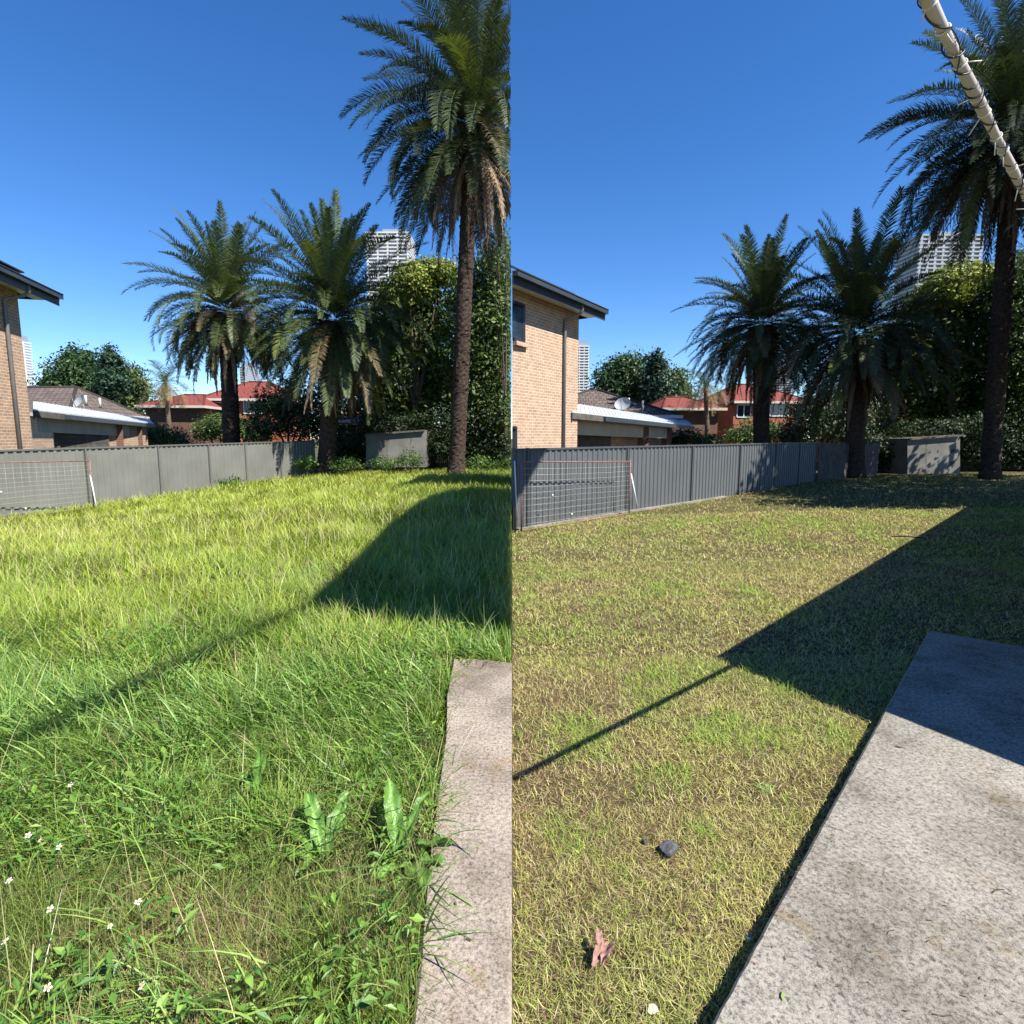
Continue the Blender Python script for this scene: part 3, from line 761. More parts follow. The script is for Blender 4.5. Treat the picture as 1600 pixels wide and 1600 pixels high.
def dish(px, py, Y, label):
    c = P(px, py, Y); root = empty('satellite_dish', (c.x, c.y, c.z - .5), label, 'satellite dish')
    b = MB(); ax = Vector((-.45, -.75, .5)).normalized(); a = ax.cross(Vector((0, 0, 1))).normalized(); e = ax.cross(a)
    rings = []
    for k in range(6):
        r = .36 * k / 5; dz = .35 * r * r / .36
        rings.append([c + (a * math.cos(t) * 1.05 + e * math.sin(t) * .92) * r + ax * dz for t in [2 * math.pi * i / 20 for i in range(20)]])
    for k in range(5):
        for i in range(20):
            j = (i + 1) % 20
            b.poly([rings[k][i], rings[k][j], rings[k + 1][j], rings[k + 1][i]] if k else [c, rings[1][j], rings[1][i]], sm=True)
    b.build('reflector', M['dish'], root)
    b = MB(); b.tube([c - e * .3 * -1 + ax * .1, c + ax * .42], .015, 6); b.box(c + ax * .44, (.07, .07, .12)); b.build('feed_arm', M['pipe'], root)
    b = MB(); b.tube([c - ax * .05, c - ax * .12 - Vector((0, 0, .25)), c - ax * .12 - Vector((0, 0, .6))], .025, 6); b.build('mast', M['pipe'], root)
dish(127, 629, 26.5, 'grey satellite dish on the bungalow roof behind the pale fence')
dish(974, 633, 26.5, 'grey satellite dish on the bungalow roof behind the dark fence')

def verandah(ox, oy, label):
    a = P(52 + ox, 642 + oy, 19); bq = P(241 + ox, 663 + oy, 30); c = P(232 + ox, 656 + oy, 33); d = P(52 + ox, 629 + oy, 23)
    if ox == 0: pass
    root = empty('metal_roof_verandah', (a.x, a.y, -.4), label, 'verandah')
    b = MB(); n = 14
    up = Vector((0, 0, .05))
    b.poly([a + up, bq + up, c + up, d + up]); b.poly([a, d, c, bq]); b.poly([a, bq, bq + up, a + up]); b.poly([a, a + up, d + up, d]); b.poly([bq, c, c + up, bq + up])
    for i in range(1, 40):
        t = i / 40; p, q = a.lerp(bq, t) + up, d.lerp(c, t) + up; b.bar(p + Vector((0, 0, .012)), q + Vector((0, 0, .012)), .03, .025)
    b.build('roof', M['roofw'], root)
    b = MB(); dn = Vector((0, 0, .09)); ff = Vector((.03, -.05, 0)); b.bar(a - dn + ff + (bq - a) * .18, bq - dn + ff, .1, .17); b.build('gutter', M['gutter'], root)
    b = MB(); b.bar(a - dn * 1.5, d - dn * 1.5, .04, .26); b.bar(a - dn + (bq - a) * .0, a - dn + (bq - a) * .18, .03, .2); b.build('barge_board', M['timber'], root)
    # beam and brick wall / piers under it
    ia = a + Vector((-.6, .9, 0)); ib = a.lerp(bq, .82) + Vector((-.35, .35, 0))
    b = MB(); b.bar(Vector((ia.x, ia.y, ia.z - .42)), Vector((ib.x, ib.y, ib.z - .42)), .08, .5); b.build('beam', M['offwhite'], root)
    wa = ia + Vector((-.5, 1.2, 0)); wb = ib + Vector((-.1, .9, 0)); zt_ = min(ia.z, ib.z) - .15
    b = MB(); wallquad(b, wa, wb, -.5, zt_ ); b.build('wall', M['brick'], root)
    # roller shutter on the wall
    b = MB(); k = 12
    p0 = wa.lerp(wb, .02) + Vector((.06, -.08, 0)); p1 = wa.lerp(wb, .5) + Vector((.06, -.08, 0))
    for i in range(k):
        z = .35 + i * .17; b.bar(Vector((p0.x, p0.y, z)), Vector((p1.x, p1.y, z)), .05, .155)
    b.build('roller_door', M['timber'], root)
    for t in (.72, .98):
        b = MB(); q = ia.lerp(ib, t) + Vector((0, .1, 0)); b.box((q.x, q.y, (zt_ - .5) / 2), (.35, .35, zt_ + .5), .6); b.build('pier', M['brownbrick'], root)
    b = MB(); q = bq + Vector((-1.0, 0, -.2)) - (bq - a).normalized() * .8
    b.tube([(q.x + .5, q.y, q.z), (q.x + .5, q.y, q.z - .25), (q.x, q.y + .3, q.z - .4), (q.x, q.y + .3, -.4)], .05, 8); b.build('downpipe', M['pipe'], root)
verandah(0, 0, 'white metal verandah roof with charcoal gutter behind the pale fence')
verandah(842, 3, 'white metal verandah roof with charcoal gutter beside the brick house and dark fence')

for (ox, oy, side) in ((0, 0, 'behind the left palms'), (822, 4, 'behind the palms of the mown yard')):
    Y = 46
    e0, e1, rd = P(306 + ox, 626 + oy, Y), P(440 + ox, 622 + oy, Y), P(380 + ox, 597 + oy, Y + 4)
    cx = (e0.x + e1.x) / 2; wd = (e1.x - e0.x)
    hip_house('red_brick_house', 'red brick house with red tiled hip roof ' + side, (cx, Y + 4), wd - .8, 8, R(6), -.5, (e0.z + e1.z) / 2, rd.z, wd * .25, M['redbrick'], M['redtile'],
              [(P(388 + ox, 640, Y).x - cx, P(388, 646 + oy, Y).z, 1.5, .95), (P(330 + ox, 640, Y).x - cx, P(388, 648 + oy, Y).z, 1.1, .95)])
    Y = 42
    e0, e1, rd = P(216 + ox, 634 + oy, Y), P(300 + ox, 634 + oy, Y), P(262 + ox, 617 + oy, Y + 4)
    cx = (e0.x + e1.x) / 2; wd = (e1.x - e0.x)
    hip_house('brown_brick_house', 'shaded brown brick house with low red roof ' + side, (cx, Y + 4), wd, 7, R(4), -.5, e0.z, rd.z, wd * .4, M['brownbrick'], M['redtile'])
    Y = 36
    e0, e1, rd = P(532 + ox, 657 + oy, Y), P(632 + ox, 657 + oy, Y), P(585 + ox, 641 + oy, Y + 2)
    cx = (e0.x + e1.x) / 2; wd = (e1.x - e0.x)
    hip_house('red_roofed_cottage', 'small brick cottage with red roof and white trim ' + ('beside the left yard shed' if ox == 0 else 'beside the mown yard shed'), (cx, Y + 3), wd, 6, R(-5), -.4, e0.z, rd.z, wd, M['redbrick'], M['redtile'],
              [(P(548 + ox, 660, Y).x - cx, P(548, 682 + oy, Y).z, 1.2, .75)], gable=True)

def shed(p_l, p_r, top_l, top_r, bot, Y, label, marks):
    root = empty('fibro_shed', (P(p_l, bot, Y).x, Y, P(p_l, bot, Y).z), label, 'shed')
    a0, a1, b0, b1 = P(p_l, bot + 8, Y), P(p_l, top_l, Y), P(p_r, bot + 8, Y + .3), P(p_r, top_r, Y + .3)
    mid = .35; rnd = random.Random(1); off = Vector((0, 3.2, 0))
    for (t0, t1) in ((0, mid - .003), (mid + .003, 1)):
        b = MB(); q = [a0.lerp(b0, t0), a0.lerp(b0, t1), a1.lerp(b1, t1), a1.lerp(b1, t0)]
        b.poly(q); th = Vector((0, .03, 0)); b.poly([p + th for p in q][::-1])
        for i in range(4): b.poly([q[i], q[i] + th, q[(i + 1) % 4] + th, q[(i + 1) % 4]])
        b.build('wall_sheet', M['shed'], root)
    b = MB(); b.poly([b0, b0 + off, b1 + off, b1]); b.poly([a0 + off, a0, a1, a1 + off]); b.poly([b0 + off, a0 + off, a1 + off, b1 + off]); b.build('side_wall', M['shed'], root)
    b = MB(); r = Vector((0, -.15, .03)); b.poly([a1 + r, b1 + r, b1 + off, a1 + off]); r2 = Vector((0, -.15, -.05)); b.poly([a1 + r2, a1 + r, b1 + r, b1 + r2][::-1]); b.build('roof', M['timber'], root)
    if marks:
        for (f, g_, rr) in ((.83, .30, .10), (.86, .62, .08)):
            b = MB(); q = a0.lerp(b0, f).lerp(a1.lerp(b1, f), g_) + Vector((0, -.02, 0))
            pts = [q + Vector((math.cos(t) * rr * 1.4, 0, math.sin(t * 1.9) * rr)) for t in np.linspace(0, 8, 30)]
            b.tube(pts, .012, 4); b.build('graffiti', M['mark'], root)
shed(572, 665, 679, 672, 722, 27.5, 'pale weathered shed wall in dappled light behind the long grass', False)
shed(1418, 1500, 686, 680, 736, 27.5, 'grey two panel shed wall with dark scribbles behind the mown lawn', True)

def tower(pl, pr, top, bot, Y, label, wm, gm, nf, bays, dp=20):
    a, c = P(pl, 600, Y), P(pr, 600, Y + 8); zt, zb = P(pl, top, Y).z, -.5
    wdt = c.x - a.x; root = empty('apartment_tower', ((a.x + c.x) / 2, Y, zb), label, 'tower')
    b = MB(); b.box(((a.x + c.x) / 2, Y + dp / 2, (zt + zb) / 2), (wdt * .94, dp - 2, zt - zb - 1)); b.build('glazing', gm, root)
    fh = (zt - P(pl, bot, Y).z) / nf
    b = MB()
    for i in range(int((zt - zb) / fh)):
        b.box(((a.x + c.x) / 2, Y + dp / 2, zt - i * fh - fh * .2), (wdt, dp + .6, fh * .38))
    b.build('balcony_slabs', wm, root)
    b = MB()
    for i in range(bays + 1):
        x = a.x + .04 * wdt + wdt * .92 * i / bays
        b.box((x, Y + .6, (zt + zb) / 2), (wdt * .035, 1.6, zt - zb - .5))
    b.build('piers', wm, root)
    b = MB(); b.box(((a.x + c.x) / 2 + wdt * .1, Y + dp / 2, zt + 1.5), (wdt * .5, dp * .5, 3)); b.build('roof_plant', gm, root)
tower(38, 60, 533, 612, 300, 'slim white apartment tower beside the far left brick wall', M['towerw'], M['towerg'], 18, 4, 6)
tower(890, 917, 540, 620, 300, 'slim white apartment tower beside the windowed brick house', M['towerw'], M['towerg'], 18, 4, 6)
tower(578, 648, 362, 460, 320, 'white banded apartment tower behind the palm of the long grass yard', M['towerw'], M['towerg'], 17, 4)
tower(1417, 1498, 366, 475, 320, 'grey glassy apartment tower behind the palm of the mown yard', M['towergr'], M['towerg'], 17, 8)
tower(376, 392, 572, 610, 300, 'distant blue grey tower glimpsed behind the left palms', M['towergr'], M['towerg'], 10, 3)
tower(1208, 1226, 578, 615, 300, 'distant blue grey tower glimpsed behind the right yard palms', M['towergr'], M['towerg'], 10, 3)

# ------------------------------------------------------------------ trees
def leafcloud(rng, blobs, nleaf, size, col1, col2, clip=None, droop=0.0, asp=.55, light=None):
    """blobs list of (cx,cy,cz,rx,ry,rz); leaves near the surface in small clusters"""
    Vs, Cs = [], []
    tot = sum(b_[3] * b_[5] for b_ in blobs)
    for (cx, cy, cz, rx, ry, rz) in blobs:
        nb = int(nleaf * rx * rz / tot); ncl = max(6, nb // 22)
        u = rng.normal(0, 1, (ncl, 3)); u /= np.linalg.norm(u, axis=1)[:, None]
        rad = rng.uniform(.55, 1.06, ncl) ** .7
        cc = u * rad[:, None] * [rx, ry, rz] + [cx, cy, cz]
        tint = rng.random(ncl); br = rng.uniform(.7, 1.2, ncl)
        k = rng.integers(0, ncl, nb); cr = min(rx, rz) * .17 + size * .8
        p = cc[k] + rng.normal(0, 1, (nb, 3)) * cr * [1, 1, .7]
        p[:, 2] -= droop * rng.random(nb)
        nrm = u[k] + rng.normal(0, .7, (nb, 3)) + [0, 0, .4]; nrm /= np.linalg.norm(nrm, axis=1)[:, None]
        t = np.cross(nrm, rng.normal(0, 1, (nb, 3))); t /= np.linalg.norm(t, axis=1)[:, None]; s = np.cross(nrm, t)
        L = size * rng.uniform(.5, 1.4, nb)[:, None] * (.7 + .6 * tint[k])[:, None]; W = L * asp
        q = np.stack([p - t * L / 2, p + s * W / 2 + nrm * L * .08, p + t * L / 2, p - s * W / 2 + nrm * L * .08], 1)
        c = (col1[None] * (1 - tint[k])[:, None] + col2[None] * tint[k][:, None]) * br[k][:, None] * rng.uniform(.75, 1.2, (nb, 1))
        if clip is not None:
            m = clip(q); q = q[m]; c = c[m]
        Vs.append(q.reshape(-1, 3)); Cs.append(np.repeat(c, 4, 0))
    V = np.concatenate(Vs); Cc = np.concatenate(Cs)
    return V, np.arange(len(V)).reshape(-1, 4), Cc
cl_left = lambda q: q[:, :, 0].max(1) < -.03
cl_right = lambda q: q[:, :, 0].min(1) > .03
def tree(name, label, pxc, Y, blobs_px, nleaf, size, c1, c2, seed, cat='tree', group=None, clip=None, trunk=.25, fork=True, base_z=None, stuff=False):
    """blobs_px: (px,py,rx,rz) in photo pixels at depth Y (+dy)"""
    rng = np.random.default_rng(seed); s = SC(Y); rnd = random.Random(seed)
    blobs = []
    for bp in blobs_px:
        dy = bp[4] if len(bp) > 4 else rnd.uniform(-1, 1) * .5
        q = P(bp[0], bp[1], Y + dy); rx, rz = bp[2] * s, bp[3] * s
        blobs.append((q.x, q.y, q.z, rx, (rx + rz) / 2, rz))
    bx = P(pxc, 690, Y).x
    bz = gz(bx, Y) if base_z is None else base_z
    if Y > 40: bz = -.6
    root = empty(name, (bx, Y, bz), label, cat, group)
    V, Q, Cc = leafcloud(rng, blobs, nleaf, size, np.array(c1), np.array(c2), clip)
    link('crown', npmesh('crown', V, Q, Cc), M['leaf'], root)
    b = MB()
    zc = min(bl_[2] for bl_ in blobs)
    for bl_ in blobs[:9]:
        m = Vector((bx + (bl_[0] - bx) * .25, Y, bz + (bl_[2] - bz) * .45)); e = Vector(bl_[:3])
        if clip is not None and clip is cl_left and e.x > -.1: continue
        b.tube([(bx, Y, bz - .1), (bx + rnd.uniform(-.1, .1), Y + rnd.uniform(-.1, .1), bz + (m.z - bz) * .6), m, m.lerp(e, .6) + Vector((0, 0, .1)), e], [trunk, trunk * .8, trunk * .55, trunk * .3, trunk * .08], 7)
    b.build('trunk', M['bark'], root)
    return root
DG1, DG2 = (.022, .055, .018), (.055, .11, .028)
MG1, MG2 = (.03, .075, .018), (.09, .15, .03)
YG1, YG2 = (.13, .19, .03), (.30, .33, .07)
for (ox, oy, yd, S_) in ((0, 0, 'left yard', 1), (853, 8, 'mown yard', 2)):
    tree('round_tree', 'round dark green tree above the bungalow roof of the ' + yd, 125 + ox, 52, [(110 + ox, 594 + oy, 32, 32), (128 + ox, 580 + oy, 26, 32), (93 + ox, 612 + oy, 20, 24), (146 + ox, 615 + oy, 26, 32), (122 + ox, 566 + oy, 16, 16), (185 + ox, 632 + oy, 26, 26)], 17000, .30, DG1, DG2, 3 + S_)
    tree('conifer_tree', 'pointed dark conifer rising right of the round tree of the ' + yd, 174 + ox, 49, [(173 + ox, 550 + oy, 4, 10), (174 + ox, 563 + oy, 9, 11), (176 + ox, 579 + oy, 14, 14), (178 + ox, 598 + oy, 18, 18), (180 + ox, 622 + oy, 21, 22)], 13000, .26, (.016, .045, .025), (.035, .08, .04), 9 + S_)
    tree('olive_tree', 'paler olive green tree between conifer and wispy palm of the ' + yd, 205 + ox, 50, [(203 + ox, 590 + oy, 14, 18), (208 + ox, 612 + oy, 20, 22), (195 + ox, 632 + oy, 18, 20), (212 + ox, 640 + oy, 18, 20)], 6500, .28, MG1, (.14, .18, .04), 15 + S_)
for (ox, oy, yd, cl) in ((0, 0, 'long grass yard', cl_left), (835, 8, 'mown yard', None)):
    bl = [(640, 470, 32, 45), (600, 520, 45, 50), (655, 530, 50, 55), (690, 455, 32, 42), (625, 590, 60, 50), (700, 560, 55, 70), (670, 640, 70, 50), (560, 560, 35, 50), (545, 610, 40, 38), (600, 640, 50, 26)]
    tree('leafy_tree', 'large dark leafy tree with yellowing top behind the %s shed' % yd, 660 + ox, 33, [(a + ox, b_ + oy, c, d) for a, b_, c, d in bl], 46000, .21, (.025, .055, .013), (.13, .19, .035), 33 + ox, clip=cl, trunk=.3)
    bl = [(640, 440, 22, 18), (665, 425, 22, 16), (620, 462, 24, 14), (690, 425, 18, 14), (650, 455, 26, 14)]
    tree('golden_tree', 'yellow green tree top just left of the tall palm trunk in the %s' % yd, 650 + ox, 31.5, [(a + ox, b_ + oy, c, d) for a, b_, c, d in bl], 14000, .19, YG1, YG2, 55 + ox, clip=cl, trunk=.18)
    bl = [(735, 470, 26, 50), (745, 540, 34, 50), (760, 440, 26, 45), (790, 420, 26, 45), (770, 500, 32, 50), (800, 500, 30, 60), (775, 570, 38, 50), (745, 620, 40, 45), (790, 640, 40, 45), (735, 690, 45, 22), (790, 690, 40, 24)]
    tree('tall_bright_tree', 'tall light green tree right of the tall palm trunk in the %s' % yd, 775 + ox, 30, [(a + ox, b_ + oy, c, d) for a, b_, c, d in bl], 46000, .17, (.025, .055, .014), (.11, .17, .035), 77 + ox, clip=cl, trunk=.22)
    bl = [(768, 388, 18, 22), (792, 385, 18, 26), (780, 415, 22, 20)]
    tree('sparse_tree', 'thin airy branch tips against the sky beside the tall palm in the %s' % yd, 790 + ox, 28.5, [(a + ox, b_ + oy, c, d) for a, b_, c, d in bl], 1100, .13, (.06, .10, .05), (.15, .2, .08), 99 + ox, clip=cl, trunk=.08)
    bl = [(450, 625, 38, 30), (425, 650, 32, 32), (470, 655, 40, 32), (405, 672, 24, 18), (500, 640, 26, 40), (520, 680, 28, 16)]
    tree('dark_shrub', 'dense dark shrub behind the fence between the two palms of the %s' % yd, 450 + ox, 31, [(a + ox, b_ + oy, c, d) for a, b_, c, d in bl], 14000, .15, (.02, .045, .02), (.06, .10, .04), 120 + ox, 'shrub', trunk=.12)
    bl = [(345, 665, 30, 18), (322, 676, 20, 14), (375, 670, 24, 14), (400, 680, 18, 12)]
    tree('flowering_shrub', 'green shrub before the red brick house of the %s' % yd, 345 + ox, 37, [(a + ox, b_ + oy, c, d) for a, b_, c, d in bl], 5000, .17, (.04, .09, .02), (.12, .18, .04), 150 + ox, 'shrub', trunk=.1)
    bl = [(240, 680, 22, 16), (215, 684, 14, 12), (275, 684, 16, 12)]
    tree('low_shrub', 'low dark green shrub at the end of the verandah of the %s' % yd, 240 + ox, 34, [(a + ox, b_ + oy, c, d) for a, b_, c, d in bl], 3500, .16, (.02, .05, .015), (.07, .12, .03), 160 + ox, 'shrub', trunk=.08)
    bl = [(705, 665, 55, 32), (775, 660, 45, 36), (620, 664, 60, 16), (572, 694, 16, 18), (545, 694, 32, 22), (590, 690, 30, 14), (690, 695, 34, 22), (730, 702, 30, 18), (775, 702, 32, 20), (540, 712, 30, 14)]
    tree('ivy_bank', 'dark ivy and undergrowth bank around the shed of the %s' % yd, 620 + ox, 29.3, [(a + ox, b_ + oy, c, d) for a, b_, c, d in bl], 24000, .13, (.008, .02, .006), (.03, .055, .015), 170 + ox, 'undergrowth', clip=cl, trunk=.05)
    # dark timber boundary behind
    z = P(600, 690, 31).z; p0 = P(525 + ox, 690, 31); p1 = P(795 + ox if ox == 0 else 1720, 690, 31)
    paling('boundary_fence', Vector((p0.x, 31)), Vector((p1.x, 31)), z + .25, z + .25, 2.1, 'old dark timber boundary fence under the trees of the %s' % yd, M['timber'])

# weeds at the back of the long grass
for i, (px, py, w_, h_, d_) in enumerate(((355, 752, 14, 8, 'against the fence panels in the middle'), (478, 722, 12, 9, 'left of the middle palm foot'), (540, 722, 18, 10, 'right of the middle palm foot'), (600, 722, 18, 9, 'before the left end of the pale shed'), (640, 716, 14, 12, 'before the right end of the pale shed'), (745, 722, 22, 10, 'right of the tall palm foot'), (785, 728, 20, 12, 'at the shady right end of the long grass'))):
    Yw = 21 if i == 0 else (24 if i < 3 else 25.0)
    tree('weed_clump', 'leafy green weed clump ' + d_, px, Yw, [(px, py, w_, h_), (px + w_ * .7, py + 3, w_ * .7, h_ * .8), (px - w_ * .7, py + 4, w_ * .6, h_ * .7)], 900, .09, (.04, .09, .015), (.11, .19, .035), 300 + i, 'weeds', 'weed clumps along the back of the long grass', cl_left, .015)

# ------------------------------------------------------------------ palms
def frond(rng, base, az, el0, L, bend, nl, ll, lw, col, Vs, Qs, Cs, clip, twist=0.0, collapse=0.0, rach=.022, stalk=.05):
    ns = 16
    t = np.linspace(0, 1, ns + 1)
    el = el0 - bend * t ** 1.25
    azz = az + twist * t
    step = L / ns
    dirs = np.stack([np.cos(el) * np.cos(azz), np.cos(el) * np.sin(azz), np.sin(el)], -1)
    pts = np.zeros((ns + 1, 3)); pts[0] = base
    for i in range(ns): pts[i + 1] = pts[i] + (dirs[i] + dirs[i + 1]) / 2 * step
    hz = np.stack([-np.sin(azz), np.cos(azz), 0 * t], -1)
    up = np.cross(dirs, hz); up *= np.where(up[:, 2:3] < 0, -1, 1) if False else 1
    up = np.cross(hz, dirs) * -1
    # rachis (3-sided)
    n0 = sum(len(v) for v in Vs)
    rr = rach * (1 - .85 * t)[:, None]
    A = pts + hz * rr; B_ = pts - hz * rr; D = pts + up * rr * .9
    rv = np.stack([A, B_, D], 1).reshape(-1, 3)
    q = []
    for i in range(ns):
        a = n0 + i * 3
        for k in range(3): q.append((a + k, a + (k + 1) % 3, a + 3 + (k + 1) % 3, a + 3 + k))
    q = np.array(q)
    rc = np.tile(np.array(col) * 1.4 + [.02, .02, .0], (len(rv), 1))
    if clip is not None:
        ok = clip(rv[q - n0]); q = q[ok]
    Vs.append(rv); Qs.append(q); Cs.append(rc)
    # leaflets
    s = np.linspace(stalk, .995, nl); s = s + rng.normal(0, .3 / nl, nl); s = np.clip(s, 0, .999)
    f = s * ns; i0 = f.astype(int); fr = (f - i0)[:, None]
    p = pts[i0] * (1 - fr) + pts[i0 + 1] * fr; dr = dirs[i0]; hh = hz[i0]; uu = up[i0]
    prof = np.clip(.35 + 2.2 * (s - stalk), 0, 1) * (1 - np.clip((s - .6) / .4, 0, 1) ** 1.6 * .72)
    for sgn in (-1, 1):
        n = nl; ln = ll * prof * rng.uniform(.85, 1.12, n)
        fw = .48 + .75 * s ** 2 + rng.normal(0, .10, n)              # forward sweep
        V_up = .45 + rng.normal(0, .22, n)
        if collapse: V_up = -0.2 + rng.normal(0, .3, n); 
        lat = hh * sgn * (1 - collapse * .75)
        dl = dr * fw[:, None] + lat + uu * V_up[:, None]; dl /= np.linalg.norm(dl, axis=1)[:, None]
        wv = np.cross(dl, uu); wv /= np.linalg.norm(wv, axis=1)[:, None] + 1e-9
        w_ = lw * rng.uniform(.8, 1.2, n)[:, None]
        m1 = p + dl * (ln * .5)[:, None]
        dl2 = dl + np.array([0, 0, -.28 - .5 * collapse]); dl2 /= np.linalg.norm(dl2, axis=1)[:, None]
        m2 = m1 + dl2 * (ln * .5)[:, None]
        n1 = sum(len(v) for v in Vs)
        v = np.stack([p - wv * w_ * .35, p + wv * w_ * .35, m1 - wv * w_ * .5, m1 + wv * w_ * .5, m2 - wv * w_ * .08, m2 + wv * w_ * .08], 1)
        cc = np.tile(np.array(col), (n, 6, 1)) * rng.uniform(.75, 1.25, (n, 1, 1))
        if clip is not None:
            ok = clip(v); v = v[ok]; cc = cc[ok]; n = len(v)
        if n == 0: continue
        b0 = n1 + np.arange(n) * 6
        Vs.append(v.reshape(-1, 3)); Cs.append(cc.reshape(-1, 3))
        Qs.append(np.concatenate([np.stack([b0, b0 + 1, b0 + 3, b0 + 2], -1), np.stack([b0 + 2, b0 + 3, b0 + 5, b0 + 4], -1)]))

def palm_trunk(b, base, top, r0, r1, rtop, seed, clip=None, bulge=1.2):
    rng = random.Random(seed); H = (top - base).length; nr = int(H / .075); ns = 26
    rings = []
    for i in range(nr + 1):
        t = i / nr; c = base.lerp(top, t) + Vector((math.sin(t * 2.4 + seed) * .08 * t * H / 10, 0, 0))
        r = r0 + (r1 - r0) * min(1, t * 1.5)
        r += (bulge - 1) * r0 * math.exp(-((t * H) / .5) ** 2)
        if t > 1 - 1.9 / H: r = r + (rtop - r1) * ((t - (1 - 1.9 / H)) / (1.9 / H)) ** .7
        ring = []
        for k in range(ns):
            a = 2 * math.pi * k / ns
            scal = ((i * .31 + k * (3 / ns) * 2.2) % 1.0); scal2 = ((i * .31 - k * (3 / ns) * 2.2) % 1.0)
            rr = r * (1 + .10 * (max(scal, scal2) - .5) + rng.uniform(-.045, .045))
            if t > 1 - 1.9 / H: rr += rng.uniform(0, .10)
            ring.append(c + Vector((math.cos(a) * rr, math.sin(a) * rr, rng.uniform(-.012, .012))))
        rings.append(ring)
    n0 = len(b.v)
    for ring in rings: b.v += [tuple(p) for p in ring]
    for i in range(nr):
        for k in range(ns):
            k2 = (k + 1) % ns; b.f.append((n0 + i * ns + k, n0 + i * ns + k2, n0 + (i + 1) * ns + k2, n0 + (i + 1) * ns + k)); b.uv += [(0, 0)] * 4; b.mi.append(0); b.sm.append(False)
    # leaf-base stubs in spirals
    m = int(H * 26)
    for j in range(m):
        t = rng.random() ** .8; c = base.lerp(top, t) + Vector((math.sin(t * 2.4 + seed) * .08 * t * H / 10, 0, 0)); a = j * 2.39996
        r = r0 + (r1 - r0) * min(1, t * 1.5)
        if t > 1 - 1.9 / H: r = r + (rtop - r1) * ((t - (1 - 1.9 / H)) / (1.9 / H)) ** .7
        d = Vector((math.cos(a), math.sin(a), 0)); sd = Vector((-d.y, d.x, 0)); z = Vector((0, 0, 1))
        wd = rng.uniform(.07, .13); hh = rng.uniform(.04, .08) * (1.6 if t > .7 else 1); out = rng.uniform(.02, .05) * (2.2 if t > 1 - 2.2 / H else 1)
        p = c + d * (r * .97)
        q = [p - sd * wd - z * 0, p + sd * wd, p + sd * wd * .6 + d * out + z * hh, p - sd * wd * .6 + d * out + z * hh]
        b.poly(q); b.poly([q[3], q[2], p + z * (hh - .03) + sd * wd * .5, p + z * (hh - .03) - sd * wd * .5])
def palm(label, base_px, crown_px, Y, Rpx, seed, nf=85, ndead=22, r=.33, col=(.085, .115, .045), clip=None, base_z=None, darkdead=1.0, skirt=.8, Yb=None, elmin=-44, ll=.112, xlim=None):
    bx = P(base_px[0], base_px[1], Y).x; base = Vector((bx, Y, (gz(bx, Y) if base_z is None else base_z) - .05)); top = P(crown_px[0], crown_px[1], Y)
    L = Rpx * SC(Y) * 1.22; rng = np.random.default_rng(seed); rnd = random.Random(seed)
    root = empty('date_palm', tuple(base), label, 'palm tree')
    b = MB(); palm_trunk(b, base, top - Vector((0, 0, .55)), r * 1.05, r * .95, r * 1.45, seed); b.build('trunk', M['trunk'], root)
    Vs, Qs, Cs = [], [], []
    for i in range(nf):
        t = (i + .5) / nf
        el0 = R(84 - (84 - elmin) * t ** .9) + rng.normal(0, .13); az = i * 2.39996 + rng.normal(0, .12)
        if t < .14: el0 = R(rng.uniform(68, 88))
        bend = R(14 + 86 * min(1, t * 2.2)) * rng.uniform(.65, 1.25)
        if el0 < R(-5): bend *= .4
        Lf = L * rng.uniform(.80, 1.06) * (.82 if t < .06 else 1.0) * (1 - .1 * t)
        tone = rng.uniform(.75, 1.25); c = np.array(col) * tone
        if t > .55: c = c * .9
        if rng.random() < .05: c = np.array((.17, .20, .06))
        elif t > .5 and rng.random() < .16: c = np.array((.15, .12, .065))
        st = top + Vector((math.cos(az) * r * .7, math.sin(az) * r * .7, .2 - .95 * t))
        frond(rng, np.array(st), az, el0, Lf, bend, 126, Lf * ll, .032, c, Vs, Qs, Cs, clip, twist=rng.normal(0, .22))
    V = np.concatenate(Vs); Q = np.concatenate(Qs); Cc = np.concatenate(Cs)
    link('crown', npmesh('crown', V, Q, Cc), M['palmleaf'], root)
    Vs, Qs, Cs = [], [], []
    for i in range(ndead):
        az = i * 2.39996 + 1 + rng.normal(0, .3); el0 = R(rng.uniform(-70, -20))
        c = np.array((.27, .20, .135)) * rng.uniform(.45, 1.4) * darkdead
        Lf = L * rng.uniform(.6, 1.08) * skirt
        st = top + Vector((math.cos(az) * r * 1.1, math.sin(az) * r * 1.1, -.9 - rnd.random() * .6))
        frond(rng, np.array(st), az, el0, Lf, R(rng.uniform(10, 40)) + (el0 + R(90)) * .45, 60, Lf * .075, .028, c, Vs, Qs, Cs, clip, twist=rng.normal(0, .3), collapse=.85, rach=.02)
    V = np.concatenate(Vs); Q = np.concatenate(Qs); Cc = np.concatenate(Cs)
    link('dead_fronds', npmesh('dead_fronds', V, Q, Cc), M['deadleaf'], root)
    b = MB()
    for i in range(26):
        az = rnd.uniform(0, 6.28); e = rnd.uniform(.2, 1.1); d = Vector((math.cos(az) * math.cos(e), math.sin(az) * math.cos(e), math.sin(e)))
        l = rnd.uniform(.5, 1.1); p0 = top + Vector((0, 0, -.1)) + d * .3; p1 = p0 + d * l; p2 = p1 + d * .2 - Vector((0, 0, .15))
        if clip is not None and p2.x > -.1: continue
        b.tube([p0, p1, p2], [.018, .014, .008], 5)
    b.build('flower_stalks', M['fruit'], root)
    return root
